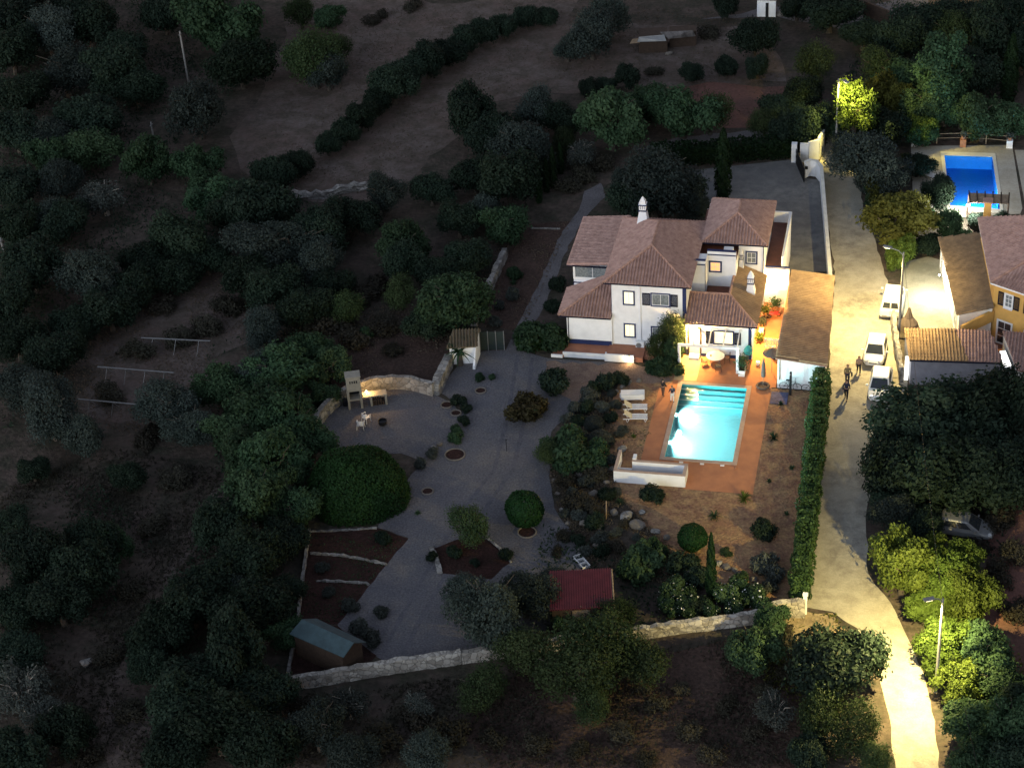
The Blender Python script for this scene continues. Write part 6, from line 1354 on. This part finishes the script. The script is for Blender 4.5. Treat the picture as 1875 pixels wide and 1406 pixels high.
SHR = dict(
 bush="""1013,697,33 1110,700,20 1135,694,18 1085,712,16 1195,905,32 1397,972,24 1395,955,12 1075,745,15 1118,765,14 1060,770,14 1010,560,18 1022,520,17 1250,1030,30 1275,1060,26 840,733,15 855,748,11 850,770,12 1065,840,26 1110,905,24 1090,955,26 1060,990,20 1100,1010,22 830,1010,16 925,1015,14 1200,1010,24 790,1020,12 870,1030,10  700,985,16 460,30,25 1275,1110,26""",
 gbush="""1222,668,24 1240,676,16 1195,672,18 1210,680,16 1050,828,48 1020,822,32 1092,835,32 1040,860,30 985,618,40 960,615,26 1015,622,28 1180,1030,44 1205,1005,30 1155,1040,30 835,800,17 833,785,12 877,690,11 1690,395,25 940,500,16 900,690,8 1355,1060,16 1330,1010,12 668,610,16""",
 greybush="""1080,725,22 1052,745,17 1040,765,15 1105,745,15 1140,790,14 1128,740,13 1395,1030,26 1420,1050,24 1405,1075,18 1075,880,24 1048,905,20 1130,900,16 1100,985,22 1075,1010,20 1130,975,16 940,540,16 905,590,14 915,560,12 790,830,14 770,850,14 1060,945,20 1032,940,16 1165,985,14 1590,335,26 1605,345,18 1120,840,14 640,1110,18 655,1150,20 680,1165,22 700,1120,16 590,1040,14 600,1085,14""",
 scrub="""1060,920,22 1085,930,20 1040,880,16 1130,1000,16 1095,870,18 1020,1010,12 1035,980,14 1145,955,12 700,1350,30 760,1310,30 820,1340,32 900,1350,34 980,1360,34 1060,1370,30 1140,1340,34 1200,1290,30 1260,1340,34 1330,1290,30 1300,1380,34 1380,1340,32 1180,1390,30 620,1300,24 560,1290,22 1100,1300,26 1250,1260,22 1400,1260,24 1440,1180,24 1460,1225,26 1430,1150,18 250,640,26 330,620,24 200,720,26 380,600,24 420,560,26 620,590,30 650,620,26 700,600,24 270,800,26 320,880,26 280,960,24 240,1080,22 200,1200,22 240,1300,24 160,1390,26 620,440,24 690,520,24 660,540,26 560,600,22 682,38,14 755,10,16 480,340,20 700,25,12 1300,60,18 1200,130,14 500,420,22 820,610,18 720,640,16 1830,950,30 1860,1010,26 1830,1050,26 1860,1120,26 1790,1000,22 1040,340,20 1070,320,22 1100,300,20 1050,300,16 300,560,22 1180,1260,20""",
 oleander="""1235,1085,34 1262,1112,26 1220,1110,22 1320,1088,30 1350,1078,26 1378,1095,28 1395,1110,20 1300,1115,22 1345,1110,22 1590,345,18 1600,370,20""",
 redbush="""965,750,38 985,745,22""",
 greyball="""1088,779,20 1101,807,23 1120,722,10 1065,800,14""",
)
for kind, txt in SHR.items():
    for tok in txt.split():
        x, y, r_ = (float(v) for v in tok.split(',')); plant(kind, x, y, r_*((.75 if (x > 850 and y > 1240) else 1.2) if kind == 'scrub' else .74 if (1000 < x < 1240 and 850 < y < 1032 and r_ < 33) else 1), sz=.7 if kind == 'scrub' else 1.0)
plant('dome', 656, 905, 94, 'giant clipped dark green domed bush in front of the barbecue yard', sz=.95)
plant('ball', 959, 932, 35, 'clipped green topiary ball on a short trunk standing alone on the gravel yard')
plant('ball', 1268, 983, 28, 'clipped green topiary dome in the lamp-lit gravel below the pool', sz=.9)
plant('willow', 1735, 130, 52, 'tall drooping feathery tree left of the cypress, above the blue pool'); plant('willow', 1712, 195, 26, 'short leaning feathery tree at the corner of the blue pool deck')
cypress(1326, 235, 1324, 366, 17, 'tall slim cypress standing between the villa tower and the driveway')
cypress(1862, 62, 1845, 190, 17, 'tall cypress column near the top right corner'); cypress(1295, 975, 1302, 1100, 11, 'narrow dark cypress in the lamp-lit gravel below the pool')
cypress(1600, 200, 1596, 268, 14, 'dark pointed cypress beside the big grey olive by the lane')
for i, (x, y0, y1) in enumerate(((987,300,372),(1001,290,352),(1014,268,345),(1027,262,318))): cypress(x, y0, x, y1, 8, ['slim cypress nearest the garden path fork, first of four','second of the four slim cypresses by the dark wood','third of the four slim cypresses by the dark wood','slim cypress farthest back of the four by the dark wood'][i], 'slim cypresses at the edge of the wood')
# palms, agaves
p = at(843, 668, 0); spiky('palm', (p.x,p.y,0), 1.7, 1.1, 46, 'f_leafy', 'small palm with arching fronds in front of the white pump shed', 'palm', w=.10, droop=.45, z0=1.2, extra=.22)
for (x,y,r_,lb_) in ((1308,947,.75,'spiky green agave in the lamp-lit gravel below the pool deck'),(1417,803,.70,'large dark rosette plant in the red gravel right of the pool'),(1430,741,.40,'small dark rosette plant near the shower post'),(1450,857,.35,'small rosette plant by the hedge level with the pool end'),(1408,882,.30,'tiny rosette plant at the right edge of the pool deck'),(1440,942,.35,'small rosette plant in the shaded gravel near the hedge'),(1362,915,.9,'yellow-green long-leaved yucca at the near edge of the pool deck'),(1178,846,.0,''),(1135,922,.6,'spiky palm-like plant beside the wooden post'),(1160,800,.35,'small yellowish plant in the red soil left of the pool'),(765,940,.35,'small dark plant alone on the gravel near the dark soil beds'),(940,520,.5,'spiky plant in the strip left of the garden path')):
    if r_ <= 0: continue
    p = at(x,y,0); spiky('rosette_plant', (p.x,p.y,.01), r_, r_*.9, 40, 'f_lime_lamplit' if 'yellow' in lb_ else 'f_leafy', lb_, 'plant', w=.035+.02*r_, seed=int(x))
# plants rings on the gravel yard
for i,(x,y,r_) in enumerate(((880,716,.42),(833,833,.75),(783,900,.42),(965,975,.65),(835,757,.4),(818,742,.45),(1180,800,.0))):
    if r_ <= 0: continue
    p = at(x,y,0); mb = MB().torus((0,0,.04), r_, .06, 'Z', 20, 6); t_ = thing('planting_ring', ['small round planting ring below the little shrub on the upper gravel','large dark planting ring at the near side of the barbecue yard','small planting ring midway down the gravel yard','round bed under the topiary ball','dark round tub ring on the right rim of the barbecue yard, nearer one','dark round tub ring on the right rim of the barbecue yard, farther one'][i], 'planting ring', (p.x,p.y,.012)); obj('stone_ring', mb, 'rock', t_, local=True); obj('soil', MB().lathe((0,0,0), [(r_*.98,0),(r_*.98,.03)], 16), 'soil', t_, local=True)
# boulders of the rockery
for i,(x,y,r_) in enumerate(((1148,950,.55),(1167,964,.55),(1125,940,.35),(1140,825,.4),(1108,790,.0),(1098,965,.35),(1200,975,.35),(1222,985,.3),(1255,1040,.4),(1262,1052,.35),(1332,1040,.35),(1345,1046,.3),(1318,1034,.3),(1360,1052,.3),(1120,860,.3),(1175,940,.3),(1085,905,.35),(1060,870,.3),(1045,925,.3),(1070,960,.35),(1090,1000,.3),(795,822,.3),(805,815,.25),(1110,885,.3),(1152,702,.3),(1140,710,.28),(1170,698,.25),(1128,718,.22),(1015,880,.22),(1020,905,.22),(1028,935,.22),(1040,960,.22),(1052,985,.22),(1062,1005,.22),(520,372,.5),(560,364,.5),(610,356,.5),(1225,100,.4),(1430,28,.6),(160,1215,.5),(845,655,.45),(838,662,.35),(852,650,.3),(1380,1062,.3),(1290,1052,.3))):
    if r_ <= 0: continue
    p = at(x,y,0); rock((p.x,p.y,0), r_, i, mt='rock' if i%3 else 'stone', group='boulders of the rockery and garden')
BOULD = [o for o in COL.objects if o.name.startswith('boulder')]
# hedges
hedge('roadside_hedge', [(10.75,10.0),(10.95,0),(11.15,-8),(11.30,-15.9)], 1.0, 2.1, 'f_hedge', 'long tall clipped hedge between the pool garden and the lit road', dens=140, leaf=.11, wob=.19)
hg = px_poly([(1190,309),(1330,301),(1452,290)]); hedge('driveway_hedge', [(a,b+1.0) for a,b in hg], 1.8, 1.7, 'f_dark', 'broad dark hedge along the far side of the driveway', dens=50, leaf=.16, wob=.15)
hg = px_poly([(948,640),(1036,640)]); hedge('garden_hedge', [(a,b+.5) for a,b in hg], 1.4, 1.1, 'f_topiary', 'bright green low hedge block beside the villa and the garden path', dens=90, leaf=.12, wob=.10)
# ground cover nobody could count
scatter('dark_undergrowth', [[(0,0),(430,0),(480,120),(300,290),(240,330),(0,440)],[(0,430),(300,310),(420,350),(520,360),(600,380),(560,470),(430,450),(160,610),(60,760),(0,800)],[(380,640),(480,600),(640,620),(580,760),(580,940),(560,980),(520,1240),(420,1400),(260,1400),(270,1180),(400,900)],[(0,950),(180,880),(280,1000),(180,1150),(0,1200)],[(1000,960),(1250,1060),(1240,1150),(1160,1160),(980,1190),(960,1100)],[(1600,860),(1860,860),(1840,1020),(1620,1040)],[(1600,0),(1875,20),(1875,250),(1640,250),(1540,180)]], 42000, .17, 'f_carob', 13, up=2.2)
scatter('dry_grass', [[(0,1406),(0,900),(200,820),(400,860),(430,1000),(330,1100),(300,1406)],[(520,1280),(840,1240),(1400,1160),(1480,1300),(1500,1406),(520,1406)]], 40000, .14, 'f_scrub', 3, up=1.4)
scatter('dry_grass', [[(150,620),(420,460),(620,560),(600,640),(420,640),(330,720),(240,800),(100,760)],[(560,640),(640,560),(820,560),(850,600),(800,640),(620,700)],[(850,600),(900,460),(1050,400),(980,560),(940,630)]], 12000, .11, 'f_dry', 4, up=.8)
scatter('dry_grass', [[(440,320),(620,20),(1060,0),(1400,30),(1440,200),(1180,240),(1040,140),(840,240),(700,350),(520,370)]], 16000, .10, 'f_dry', 5, up=.7)
scatter('rockery_ground_cover', [[(1005,860),(1120,700),(1130,900),(1235,1010),(1250,1080),(1100,1040),(1080,1040),(1020,930)]], 14000, .11, 'f_dry', 6, up=1.3)
scatter('garden_weeds', [[(1130,780),(1190,790),(1180,830),(1140,835)],[(567,980),(740,988),(620,1140),(550,1140)]], 1500, .09, 'f_leafy', 7, up=1.0)
scatter('verge_grass', [[(1415,1120),(1530,1125),(1560,1200),(1480,1300),(1400,1250)],[(1845,1180),(1875,1200),(1875,1260),(1850,1240)]], 4000, .12, 'f_yellow', 8, up=1.2)
# faint wheel tracks and litter of the gravel yard
for i_, (pts_, w_) in enumerate((([(948,650),(930,760),(905,860),(850,930),(790,1030),(740,1120),(700,1195)],.32),([(975,655),(962,760),(940,860),(885,935),(825,1035),(775,1125),(738,1198)],.32))):
    L_ = [Vector((*at2(*p),0)) for p in pts_]; a_, b_ = [], []
    for j in range(len(L_)):
        d = (L_[min(j+1,len(L_)-1)]-L_[max(j-1,0)]).normalized(); q = Vector((-d.y,d.x,0))*w_/2; a_.append(L_[j]+q); b_.append(L_[j]-q)
    sheet('wheel_track', [(p.x,p.y) for p in a_+b_[::-1]], .0085+.0005*i_, 'track', rag=.07, step=.4, seed=40+i_)
scatter('gravel_weeds', [[(890,650),(1000,660),(1060,700),(1010,790),(1010,900),(1060,1020),(990,1060),(860,1190),(700,1200),(630,1150),(740,990),(800,830),(850,740)],[(600,790),(640,740),(790,730),(840,770),(790,830),(640,830)]], 900, .05, 'f_dry', 15, up=.7)
scatter('garden_litter', [[(1125,700),(1180,700),(1140,870)],[(1130,900),(1380,915),(1460,760),(1455,1100),(1350,1080),(1230,1000)]], 2500, .045, 'f_dry', 16, up=.6)
# ------------------------------------------------------------------ labels that single out each plant
LM = {'the barbecue chimney':(648,700),'the white pump shed':(855,630),'the derelict hut':(1218,78),'the tiny white hut at the top':(1403,15),'the villa chimney':(1171,380),'the driveway gate':(1465,310),'the blue neighbour pool':(1775,325),
 'the top left corner':(0,0),'the top right corner':(1875,0),'the bottom left corner':(0,1406),'the bottom right corner':(1875,1406),'the tall pale utility pole':(336,100),'the utility pole at the left edge':(6,465),'the short pole stub':(279,236),'the farthest trellis row':(320,621),'the nearest trellis row':(207,736),
 'the domed bush':(656,872),'the topiary ball on the gravel':(959,932),'the red shed':(1063,1080),'the blue-green felt shed':(590,1168),'the silver car':(1760,975),'the lower street lamp':(1722,1140),'the courtyard street lamp':(1650,530),'the white gate pillar by the hedge':(1476,1108),
 'the closed parasol':(1397,680),'the swimming pool steps':(1305,715),'the stacked sun loungers':(1160,722),'the wooden post':(1110,935),'the white L-shaped wall':(1190,870),'the tall driveway cypress':(1325,300),'the four slim cypresses':(1007,310),'the glowing yellow tree':(1562,190),
 'the small palm':(843,650),'the field terrace wall':(590,362),'the left end of the lower rubble wall':(525,1250),'the bicycles':(1450,690),'the round terrace table':(1310,651),'the lone dark cypress below the pool':(1298,1040),'the net fence':(902,620),'the pale trellis row in the middle':(248,676),'the rosette of the dark soil beds':(650,1050),'the top centre edge':(940,0),'the left edge midway':(0,703),'the bottom edge centre':(937,1406),'the large pale wall at the lane corner':(1445,1110)}
LM.pop('the rosette of the dark soil beds'); LM['the dark terraced soil beds'] = (640,1050)
ORD = ['','second ','third ','fourth ','fifth ','sixth ','seventh ','eighth ','ninth ','tenth ','eleventh ','twelfth ','thirteenth ','fourteenth ','fifteenth ','sixteenth ']
DESC = {'carob':'dense dark green tree','bigcarob':'huge dark green roadside tree','olive':'grey-green olive-like tree','leafy':'fresh green leafy tree','almond':'sparse thin-leaved tree','grey':'pale half-bare grey tree','lamplit':'lamp-lit leafy tree','yellow':'yellowish brown-tinged tree','bush':'dark rounded shrub','gbush':'mid-green shrub','greybush':'grey-leaved shrub','scrub':'dry brown scrub bush','oleander':'white-flowered oleander','redbush':'reddish-brown shrub','greyball':'smooth grey-green mound'}
from collections import defaultdict
byk = defaultdict(list)
for o, k, x, y in PLANTS: byk[k].append((o, x, y))
byk['boulder'] = [(o, *pix(o.location)) for o in BOULD]; DESC['boulder'] = 'rough grey-brown boulder'
for k, L_ in byk.items():
    rank = {}
    for ln, (lx, ly) in LM.items():
        s_ = sorted(range(len(L_)), key=lambda i: math.hypot(L_[i][1]-lx, (L_[i][2]-ly)))
        for r_, i in enumerate(s_):
            if r_ < 16 and (i not in rank or r_ < rank[i][0]): rank[i] = (r_, ln)
    for i, (o, x, y) in enumerate(L_):
        if i in rank: o['label'] = f"{DESC[k]}, the {ORD[rank[i][0]]}nearest to {rank[i][1]}"
        else:
            others = sorted(range(len(L_)), key=lambda j: math.hypot(L_[j][1]-x, L_[j][2]-y)); side = 'left' if x < 937 else 'right'
            nb = min(((o2, k2) for o2, k2, x2, y2 in PLANTS if k2 != k), key=lambda t: (t[0].location-o.location).length); o['label'] = f"{DESC[k]} beside a {DESC[nb[1]]}"
        o['group'] = {'tree':'trees around the villa','shrub':'shrubs of the gardens and slopes','boulder':'boulders of the rockery and garden'}[o['category']]
# lit fittings keep their own glow only
